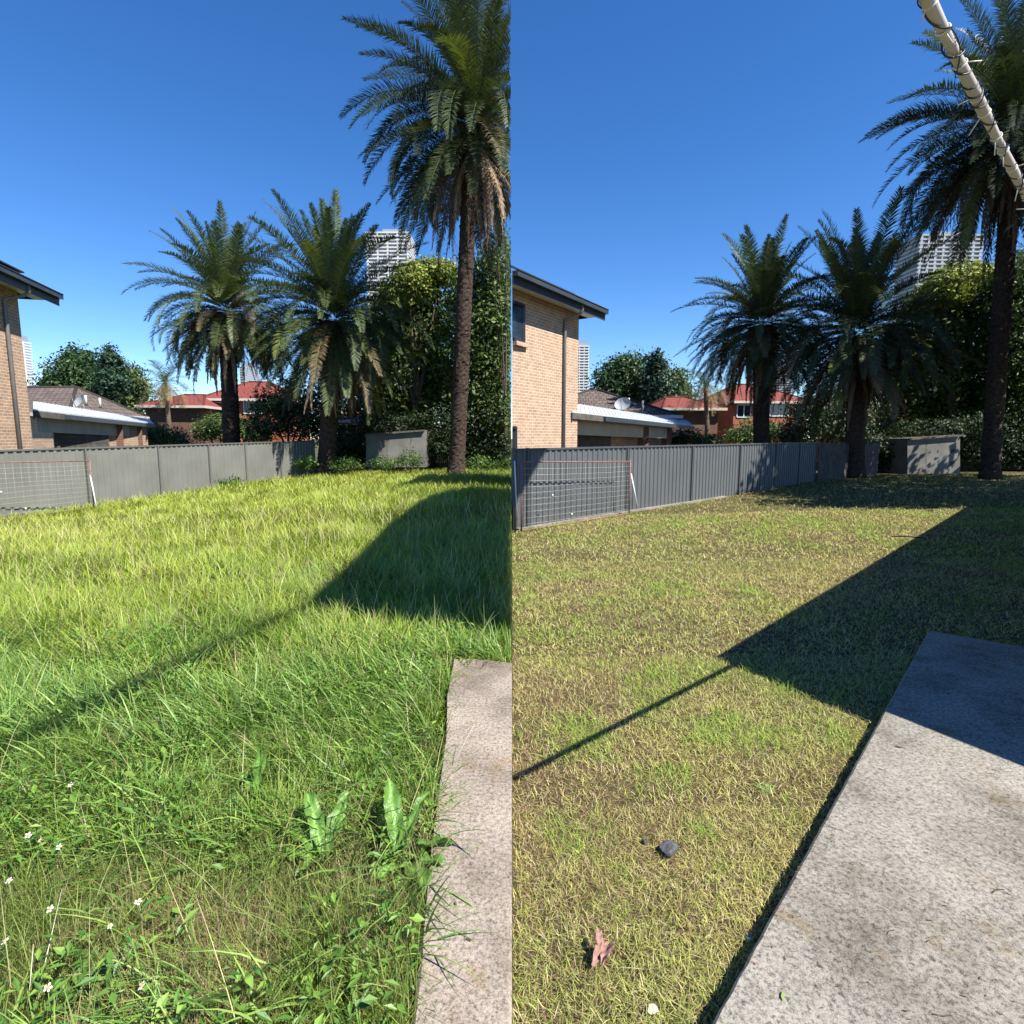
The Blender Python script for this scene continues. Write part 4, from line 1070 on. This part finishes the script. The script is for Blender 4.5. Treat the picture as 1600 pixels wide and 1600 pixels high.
palm('feathery date palm rising behind the pale fence, leftmost of the long grass yard', (361, 700), (352, 474), 30, 110, 1, nf=140, base_z=-.3, ndead=44, r=.4)
palm('middle date palm standing at the end of the pale fence', (508, 728), (522, 484), 25.3, 138, 2, nf=150, ndead=50, r=.36, skirt=.75)
palm('very tall date palm with dark rough trunk in the long grass', (712, 716), (742, 178), 24, 168, 3, nf=150, ndead=44, r=.31, clip=cl_left, col=(.06, .082, .036), skirt=.85)
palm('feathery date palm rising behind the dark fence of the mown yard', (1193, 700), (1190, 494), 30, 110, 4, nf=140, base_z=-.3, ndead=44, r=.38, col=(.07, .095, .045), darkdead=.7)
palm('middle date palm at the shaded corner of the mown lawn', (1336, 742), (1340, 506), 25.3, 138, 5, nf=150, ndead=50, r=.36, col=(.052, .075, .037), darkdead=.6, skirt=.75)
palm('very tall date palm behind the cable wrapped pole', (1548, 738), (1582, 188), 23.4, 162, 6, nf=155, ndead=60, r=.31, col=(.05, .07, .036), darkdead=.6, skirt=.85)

def wispy(label, bpx, cpx, Y, seed):
    rng = np.random.default_rng(seed); bx = P(bpx, 690, Y).x; base = Vector((bx, Y, -.4)); top = P(*cpx, Y)
    root = empty('feather_palm', tuple(base), label, 'palm tree')
    b = MB(); b.tube([base, base.lerp(top, .5) + Vector((.08, 0, 0)), top], [.2, .16, .13], 10); b.build('trunk', M['bark'], root)
    Vs, Qs, Cs = [], [], []
    for i in range(24):
        t = (i + .5) / 24; az = i * 2.39996; c = np.array((.06, .10, .04)) if t < .7 else np.array((.22, .19, .08))
        frond(rng, np.array(top), az, R(75 - 110 * t), 55 * SC(Y) * rng.uniform(.8, 1.1), R(70), 46, .5, .02, c, Vs, Qs, Cs, None, twist=rng.normal(0, .3), rach=.02)
    link('crown', npmesh('crown', np.concatenate(Vs), np.concatenate(Qs), np.concatenate(Cs)), M['palmleaf'], root)
    Vs, Qs, Cs = [], [], []
    for i in range(8):
        frond(rng, np.array(top), i * .8, R(-40), 48 * SC(Y) * rng.uniform(.7, 1), R(40), 40, .35, .02, np.array((.40, .25, .14)), Vs, Qs, Cs, None, collapse=.7)
    link('dead_fronds', npmesh('dead_fronds', np.concatenate(Vs), np.concatenate(Qs), np.concatenate(Cs)), M['deadleaf'], root)
wispy('thin wispy palm with hanging straw fronds left of the long grass palms', 264, (258, 598), 40, 41)
wispy('thin wispy palm with hanging straw fronds left of the mown yard palms', 1106, (1102, 602), 40, 42)

# ------------------------------------------------------------------ cable wrapped pole, patio roof
HP = 2.0; k_ = HP - EYE
P2 = Vector((2.09 * k_, 2.50 * k_, HP)); P1 = Vector((.958 * k_, 1.464 * k_, HP)); pd = (P2 - P1).normalized()
root = empty('wrapped_pole', tuple(P2), 'off white ribbed pole wound with black cable and ties crossing the sky', 'pole')
pa = P1 - pd * .10; pb = P2 + pd * .12; L = (pb - pa).length
PR = .0044
b = MB(); nn_ = int(L / .0019)
pts = [pa + pd * (L * i / nn_) for i in range(nn_ + 1)]
rad = [PR + (.0006 if i % 2 else 0) + .0006 * math.sin(i * .05) for i in range(nn_ + 1)]
b.tube(pts, rad, 16); b.build('conduit', M['hose'], root)
sd = pd.cross(Vector((0, 0, 1))).normalized(); upv = sd.cross(pd)
rnd = random.Random(3); N = 700
for (p_, a_, b_, sg, ph, cr, wob) in ((.055, .028, 9, 1, 0, .0008, .0014), (.11, .04, 7, -1, 2, .0006, .0036)):
    b = MB(); pts = []
    for i in range(N):
        s_ = L * i / N; ph += sg * (2 * math.pi / (p_ + a_ * math.sin(s_ * b_ * 2) + .01 * math.sin(s_ * 60))) * (L / N)
        rr = PR + .0012 + wob * .7 * max(0, math.sin(s_ * 33 + ph * .1)); pts.append(pa + pd * s_ + (sd * math.cos(ph) + upv * math.sin(ph)) * rr)
    b.tube(pts, cr, 6); b.build('cable', M['cable'], root)
for i, s_ in enumerate(np.arange(.04, L, .062)):
    b = MB(); c = pa + pd * (s_ + rnd.uniform(-.015, .015)); ring = [c + (sd * math.cos(t) + upv * math.sin(t)) * (PR + .0009) + pd * .003 * math.sin(t) for t in np.linspace(0, 2 * math.pi, 17)]
    b.tube(ring, .0008, 6, caps=False)
    a = rnd.uniform(0, 6.28); d = (sd * math.cos(a) + upv * math.sin(a)); b.tube([c + d * PR, c + d * (PR + rnd.uniform(.004, .018)) + pd * .008], .0006, 5)
    b.build('cable_tie', M['tie'], root)
b = MB(); b.tube([pb, (1.50, 1.66, 2.3)], .0006, 5); b.build('tie_wire', M['cable'], root)

sh = Vector((TOSUN.x / TOSUN.z, TOSUN.y / TOSUN.z))
tip = Gd(1142, 1030, .02); far = Gd(1512, 797, 0.0); low = Gd(1600, 1190, .1)
HR = 2.45
c_tip = Vector((tip.x, tip.y)) + sh * HR; c_far = Vector((far.x, far.y)) + sh * HR; c_low = Vector((low.x, low.y)) + sh * (HR - .1)
e1 = (c_far - c_tip); e2 = (c_low - c_tip).normalized()
poly = [c_tip, c_tip + e2 * 6.0, c_tip + e2 * 6.0 + Vector((9, 3)), c_far + e1.normalized() * 3 + Vector((5, -4)), c_far + e1.normalized() * 3]
root = empty('patio_building', (c_tip.x + 1.5, c_tip.y, 0), 'low flat roofed patio building just out of frame at the right', 'building')
b = MB(); b.prism([tuple(p) for p in poly], HR - .02, HR + .16); b.build('roof', M['timber'], root)
cen = sum(poly, Vector((0, 0))) / 5
inner = [p + (cen - p) * .16 for p in poly]
b = MB(); b.prism([tuple(p) for p in inner], -.3, HR - .03); b.build('wall', M['render'], root)
l0 = Gd(802, 1209, .03); l0 = Vector((l0.x, l0.y)) + sh * 2.3
b = MB(); b.tube([(l0.x, l0.y, 2.3), (c_tip.x + .05, c_tip.y + .05, 2.38)], .02, 8); b.build('rail', M['steel'], root)  # added rail, out of view, to cast the pole's shadow line on the lawn

# added unseen sail with its supports, shaped to cast the long grass shadow
HS = 11.0
sp_ = [(Gd(480, 938, .15)), (Gd(545, 880, .15)), (Gd(610, 815, .2)), (Gd(668, 772, .35)), (Gd(700, 760, .40)), (Gd(745, 753, .42)), (Gd(806, 757, .42)), (Gd(822, 968, .2)), (Gd(740, 975, .15)), (Gd(640, 968, .15)), (Gd(540, 952, .15))]
pts = [Vector((p.x, p.y)) + sh * (HS - p.z) for p in sp_]
root = empty('shadow_caster_sail', (pts[0].x, -4, 0), 'invented tan sail on masts above the frame, shaped to shadow the long grass', 'shadow caster')
b = MB(); b.prism([tuple(p) for p in pts[::-1]], HS, HS + .02); b.build('shadow_canopy', M['sail'], root)
q0 = Gd(0, 1150, .15); q0 = Vector((q0.x, q0.y)) + sh * HS; c0_ = pts[0]
dirb = (q0 - c0_).normalized(); end = c0_ + dirb * 6.5
b = MB(); b.tube([(c0_.x, c0_.y, HS), (end.x, end.y, HS)], .046, 10); b.build('shadow_boom', M['steel'], root)  # added out of view, casts the thin shadow line across the long grass
b = MB(); b.tube([(end.x, end.y, -.2), (end.x, end.y, HS + .3)], .12, 12); b.build('mast', M['steel'], root)
pf = pts[6]; b = MB(); b.tube([(pf.x, pf.y, HS + .01), (pf.x + 20, pf.y - 5, HS + 1.6)], .008, 6); b.build('guy_rope', M['steel'], root)
b = MB(); b.tube([(pf.x + 20, pf.y - 5, -.2), (pf.x + 20, pf.y - 5, HS + 2)], .12, 12); b.build('mast', M['steel'], root)

# off frame trees that shade the back of the mown yard
def offtree(targets, seed, label, n=14000, trunk=.3):
    rng = np.random.default_rng(seed); blobs = []
    for (x, y, r) in targets:
        h = max(6.0, (.92 * y - x + r) / 1.042 + .4) + rng.uniform(0, .6)
        q = Vector((x, y)) + sh * h; blobs.append((q.x, q.y, h, r, r, r * .8))
    cx = max(b_[0] for b_ in blobs) - .5; cy = sum(b_[1] for b_ in blobs) / len(blobs) - 1.0
    root = empty('shade_tree', (cx, cy, 0), label, 'tree')
    V, Q, Cc = leafcloud(rng, blobs, n, .34, np.array(MG1), np.array(MG2)); link('crown', npmesh('crown', V, Q, Cc), M['leaf'], root)
    b = MB()
    for bl in blobs: b.tube([(cx, cy, -.2), (cx, cy, 3.5), bl[:3]], [trunk, trunk * .7, .06], 8)
    b.build('trunk', M['bark'], root)
offtree([(9.2, 16.3, 1.5), (11.5, 15.9, 1.5), (14, 16.4, 1.8), (17, 16.5, 1.8), (19.5, 16.5, 1.8), (12, 18.4, 1.9), (9.8, 19.0, 1.5), (9.6, 21.4, 1.5), (11.4, 23.4, 1.6)], 501, 'broad leafy tree right of the mown yard just outside the frame', 18000)
offtree([(15.5, 19.2, 2.0), (18.5, 19.2, 2.0), (12.8, 21.6, 1.9), (16, 22.5, 2.1), (19.3, 22.2, 2.0), (14.2, 25, 2.0), (10.8, 21.8, 1.2), (17.5, 26.3, 1.9), (20.5, 25.6, 1.9)], 502, 'second leafy tree right of the tall palm outside the frame', 14000)

# ------------------------------------------------------------------ foreground plants
def leafstrip(V, Q, Cl, base, az, el0, L, W, bend, col, rng, wav=.12, roll=0.0, lobed=0.0):
    ns = 24; nc = 7; t = np.linspace(0, 1, ns + 1); el = el0 - bend * t
    d = np.stack([np.cos(el) * math.cos(az), np.cos(el) * math.sin(az), np.sin(el)], -1)
    pts = np.zeros((ns + 1, 3)); pts[0] = base
    for i in range(ns): pts[i + 1] = pts[i] + d[i] * L / ns
    hz = np.array([-math.sin(az), math.cos(az), 0]); up = np.cross(d, hz[None]) * 1.0
    up = np.cross(np.tile(hz, (ns + 1, 1)), d) * -1
    hz = hz * math.cos(roll) + up * math.sin(roll)
    prof = np.clip(t * 2.2 + .10, 0, 1) ** .9 * np.sqrt(np.clip(1 - ((t - .6) / .42).clip(0) ** 2, 0.02, 1)) * (1 + lobed * np.sin(t * 38) + lobed * .6 * np.sin(t * 61))
    n0 = sum(len(v) for v in V); out = []; cc = []
    for j in range(nc):
        a = (j / (nc - 1)) * 2 - 1
        off = hz * (a * W / 2) * prof[:, None] + up * (abs(a) * W * .22 * prof + wav * W * np.sin(t * 17 + a * 3 + base[0] * 50) * abs(a))[:, None]
        out.append(pts + off); k = 1.0 if j != 3 else 1.8; cc.append(np.tile(col * k, (ns + 1, 1)) * rng.uniform(.85, 1.15, (ns + 1, 1)))
    vv = np.stack(out, 1).reshape(-1, 3); V.append(vv); Cl.append(np.stack(cc, 1).reshape(-1, 3))
    i = np.arange(ns)[:, None] * nc + np.arange(nc - 1)[None]; Q.append((np.stack([i, i + 1, i + 1 + nc, i + nc], -1).reshape(-1, 4)) + n0)
def dock(px, py, label, leaves, seed, z=.05):
    rng = np.random.default_rng(seed); g = Gd(px, py, z); base = np.array([g.x, g.y, gz(g.x, g.y) + .06])
    root = empty('dock_weed', tuple(base), label, 'weed', 'broad leaved dock weeds in the front grass')
    for (az, el, L, W, bd, br) in leaves:
        V, Q, Cl = [], [], []
        leafstrip(V, Q, Cl, base, R(az), R(el), L, W, R(bd), np.array((.115, .225, .04)) * br, rng, wav=.20, roll=rng.uniform(-.4, .4), lobed=.07)
        link('leaf', npmesh('leaf', np.concatenate(V), np.concatenate(Q), np.concatenate(Cl), smooth=True), M['dock'], root)
dock(622, 1352, 'largest dock weed with crinkled leaves overhanging the left concrete path', [(110, 70, .30, .066, 45, 1.1), (66, 60, .28, .056, 50, 1.0), (88, 52, .20, .05, 50, .9), (135, 60, .16, .04, 40, 1.0), (20, 35, .22, .07, 55, .8), (-10, 25, .20, .065, 45, .8), (-45, 30, .20, .07, 60, .8), (-75, 25, .13, .055, 60, 1), (-110, 40, .13, .05, 60, 1.4), (200, 50, .14, .04, 60, 1)], 1)
dock(505, 1350, 'upright dock weed left of the largest one in the front grass', [(124, 64, .27, .058, 50, 1.2), (76, 60, .26, .05, 45, 1), (150, 45, .20, .05, 60, 1), (180, 30, .16, .055, 50, 1.3), (60, 60, .17, .04, 30, 1), (240, 40, .13, .05, 60, 1)], 2)
dock(402, 1255, 'slender dock weed with two upright leaves in the middle front grass', [(95, 80, .22, .045, 20, 1.05), (70, 75, .20, .04, 20, 1), (140, 50, .16, .045, 40, 1.1), (220, 40, .14, .04, 50, 1)], 3)
dock(250, 1235, 'small dock weed with one pale round leaf at left front', [(90, 40, .10, .055, 50, 1.5), (150, 45, .12, .04, 50, 1), (20, 45, .12, .04, 50, .9), (-60, 40, .1, .04, 50, .9)], 4)
dock(130, 1565, 'leafy dark weed at the bottom left corner', [(60, 30, .16, .06, 40, .7), (120, 35, .15, .055, 40, .6), (10, 25, .15, .055, 40, .6), (-40, 30, .14, .05, 40, .6), (180, 30, .15, .05, 40, .6)], 5)

def daisy(px, py, hgt, label, s=1.0, seed=0):
    rnd = random.Random(seed); g = Gd(px, py, hgt); base = Vector((g.x + rnd.uniform(-.02, .02), g.y + rnd.uniform(-.02, .03), gz(g.x, g.y)))
    root = empty('daisy_flower', tuple(base), label, 'flower', 'small white daisies in the front grass')
    top = Vector(g); V, Q, Cc = blades('x', np.array([base]), np.array([.01]), np.array([.001]), np.array([0.]), np.array([0.]), np.array([0.]), np.array([[.1, .2, .04]]), None, 2)
    b = MB(); b.tube([base, base.lerp(top, .5) + Vector((.006, 0, 0)), top], .0013, 5); b.build('stem', M['stemg'], root)
    nrm = Vector((rnd.uniform(-.5, .5), -.5 + rnd.uniform(-.3, .3), .9)).normalized(); a = nrm.cross(Vector((1, 0, 0))).normalized(); e = nrm.cross(a)
    b = MB()
    for k in range(5):
        t = k * 2 * math.pi / 5 + rnd.uniform(-.2, .2); d = a * math.cos(t) + e * math.sin(t); p = nrm.cross(d)
        b.poly([top + d * .003 * s, top + d * .008 * s + p * .0042 * s, top + d * .013 * s + p * .002 * s, top + d * .013 * s - p * .002 * s, top + d * .008 * s - p * .0042 * s])
    b.build('petals', M['petal'], root)
    b = MB(); rings = []
    for k in range(4):
        ph = k / 3 * math.pi / 2; rings.append(top + nrm * (.0045 * s * math.sin(ph)))
    b.tube([top - nrm * .001, top + nrm * .002 * s, top + nrm * .0045 * s], [.0045 * s, .0042 * s, .002 * s], 10); b.build('centre', M['orange'], root)
M['stemg'] = simple('flower stem', (.16, .25, .06), .6)
for i, (px, py, lab) in enumerate(((92, 1323, 'by the tallest clump at left'), (44, 1305, 'furthest back near the left edge'), (62, 1313, 'just left of the two petalled one'), (14, 1376, 'on the very left edge'), (78, 1420, 'below the leftmost group'), (216, 1409, 'alone above the straw patch'), (172, 1447, 'half hidden in the straw patch'), (75, 1543, 'lowest at left beside pale stems'), (221, 1540, 'lowest and fullest, near the bottom'), (8, 1470, 'low on the left edge'), (110, 1226, 'small yellow one behind the long blades'), (668, 945 - 12, 'at the edge of the shade'))):
    if i < 11: daisy(px, py, .20 if py < 1500 else .16, 'tiny white daisy with orange centre ' + lab, .85 if i not in (2, 6) else .6, i)
# pale stalks
for i, (p0, p1, lab) in enumerate((((48, 1600), (97, 1388), 'longer pale dry grass stalk at bottom left'), ((40, 1600), (52, 1475), 'shorter pale dry grass stalk at bottom left'), ((700, 1210), (742, 1130), 'thin seed stalk leaning over the left path corner'))):
    a = Gd(*p0, .05); c = Gd(*p1, .24); b = MB(); b.tube([a, a.lerp(c, .5) + Vector((.004, 0, .01)), c], [.0014, .0013, .0007], 5)
    tag(b.build('dry_stalk', M['palestone']), lab, 'grass stalk', 'dry grass stalks')

# objects lying on the mown lawn
def rock(px, py, s, mat, label, name, seed, squash=.55):
    g = Gd(px, py, .03); rnd = random.Random(seed); b = MB(); base = Vector((g.x, g.y, gz(g.x, g.y)))
    import bmesh
    bm = bmesh.new(); bmesh.ops.create_icosphere(bm, subdivisions=3, radius=1)
    pl = [(Vector((rnd.gauss(0, 1), rnd.gauss(0, 1), rnd.gauss(0, 1))).normalized(), rnd.uniform(.55, .85)) for _ in range(11)]
    for v in bm.verts:
        for n, d in pl:
            k = v.co.dot(n)
            if k > d: v.co -= n * (k - d)
        v.co *= 1 + rnd.uniform(-.012, .012)
        v.co = Vector((v.co.x * s, v.co.y * s * .8, v.co.z * s * squash))
    me = bpy.data.meshes.new(name); bm.to_mesh(me); bm.free()
    o = link(name, me, mat); o.location = base + Vector((0, 0, s * squash * .55 + .012)); o.rotation_euler = (.2, .1, rnd.uniform(0, 6)); tag(o, label, 'stone')
rock(1046, 1325, .046, M['stone'], 'dark angular stone chip lying on the mown lawn', 'stone', 4)
rock(1021, 1571, .020, M['palestone'], 'pale rounded pebble on the lawn near the bottom', 'pebble', 6)
rock(1008, 1310, .018, M['stone'], 'small brown clod just left of the dark stone', 'soil_clod', 9)
rock(1171, 1461, .012, M['petal'], 'tiny white pebble in the gap beside the patio edge', 'pebble', 12)
# curled dry leaf
g = Gd(937, 1487, .04); rng = np.random.default_rng(5)
M['dryleaf'] = simple('pinkish dry leaf', (.30, .165, .135), .7, 0, .3, .2, 60)
root = empty('fallen_leaf', (g.x, g.y, gz(g.x, g.y) + .03), 'curled pinkish brown fallen leaf on the mown lawn', 'leaf')
for j, (az, el, L, W, bd, off, ro) in enumerate(((50, 20, .105, .045, 70, (-.03, -.045, .015), .9), (66, 15, .10, .042, 50, (.0, -.05, .025), -.5), (84, 45, .06, .022, 60, (.0, .0, .03), .2))):
    V, Q, Cl = [], [], []
    leafstrip(V, Q, Cl, np.array(g) * [1, 1, 0] + np.array([off[0], off[1], gz(g.x, g.y) + .02 + off[2]]), R(az), R(el), L, W, R(bd), np.array((.4, .2, .17)), rng, wav=.15, roll=ro, lobed=.06)
    link('blade', npmesh('blade', np.concatenate(V), np.concatenate(Q), np.concatenate(Cl), smooth=True), M['dryleaf'], root)
# bright tuft and stick
g = Gd(1194, 1232, .02); n = 40
V, Q, Cc = blades('x', np.tile([g.x, g.y, gz(g.x, g.y)], (n, 1)) + RNG.normal(0, .012, (n, 3)) * [1, 1, 0], RNG.uniform(.03, .07, n), RNG.uniform(.003, .005, n), RNG.uniform(0, 6.28, n), RNG.uniform(.3, 1.1, n), RNG.uniform(.1, .8, n), np.tile(c3(.3, .46, .12), (n, 1)), None, 3)
tag(link('grass_tuft', npmesh('grass_tuft', V, Q, Cc), M['lawn']), 'single bright green weed tuft on the mown lawn near the patio', 'weed')
a = Gd(1393, 838, .03); c = Gd(1446, 841, .03); b = MB(); b.tube([a, a.lerp(c, .5) + Vector((0, .01, .015)), c], [.010, .016, .008], 6)
tag(b.build('fallen_stick', M['bark']), 'dark stick lying at the shadow edge on the lawn', 'stick')
# debris on the patio
rnd = random.Random(12); b = MB()
for i in range(90):
    px, py = rnd.uniform(1130, 1600), rnd.uniform(1180, 1600)
    g = Gd(px, py, .1)
    if not inpoly(np.array([g.x]), np.array([g.y]), SLB)[0]: continue
    a = rnd.uniform(0, 3.14); l = rnd.uniform(.006, .022) if i > 12 else rnd.uniform(.03, .06)
    d = Vector((math.cos(a), math.sin(a), 0)); q = Vector((g.x, g.y, .103)); b.tube([q - d * l / 2, q + Vector((-d.y, d.x, .4)) * l * .12, q + d * l / 2], .0008 + .0006 * rnd.random(), 4)
tag(b.build('grass_clippings', simple('dark dry clippings', (.09, .075, .04), .9)), 'scattered dry grass clippings on the concrete patio', 'clippings', kind='stuff')
for i, (px, py, mat, lab, a_, l_) in enumerate(((1223, 1558, 'stemg', 'bright green leaf scrap on the patio near the bottom', 1.1, .03), (1181, 1507, 'rust', 'small reddish leaf scrap at the patio edge', .3, .012), (1404, 1168, 'bark', 'short dark twig on the patio below the shadow', -.7, .035), (710, 1303, 'stemg', 'small green leaf lying on the left path', .2, .022), (712, 1414, 'bark', 'small dark leaf scrap on the left path', 1.9, .02), (733, 1470, 'bark', 'dark seed scrap low on the left path', -.5, .022))):
    g = Gd(px, py, .1 if px > 800 else .08); d = Vector((math.cos(a_), math.sin(a_), 0)); s = Vector((-d.y, d.x, 0)); q = Vector((g.x, g.y, g.z + .004)); b = MB()
    ring = [q - d * l_ / 2, q - d * l_ * .2 + s * l_ * .16 + Vector((0, 0, .003)), q + d * l_ * .25 + s * l_ * .13 + Vector((0, 0, .003)), q + d * l_ / 2 + Vector((0, 0, .004)), q + d * l_ * .25 - s * l_ * .13, q - d * l_ * .2 - s * l_ * .16]
    b.poly(ring); b.poly([p + Vector((0, 0, -.001)) for p in ring][::-1]); tag(b.build('leaf_scrap', M[mat]), lab, 'leaf scrap')
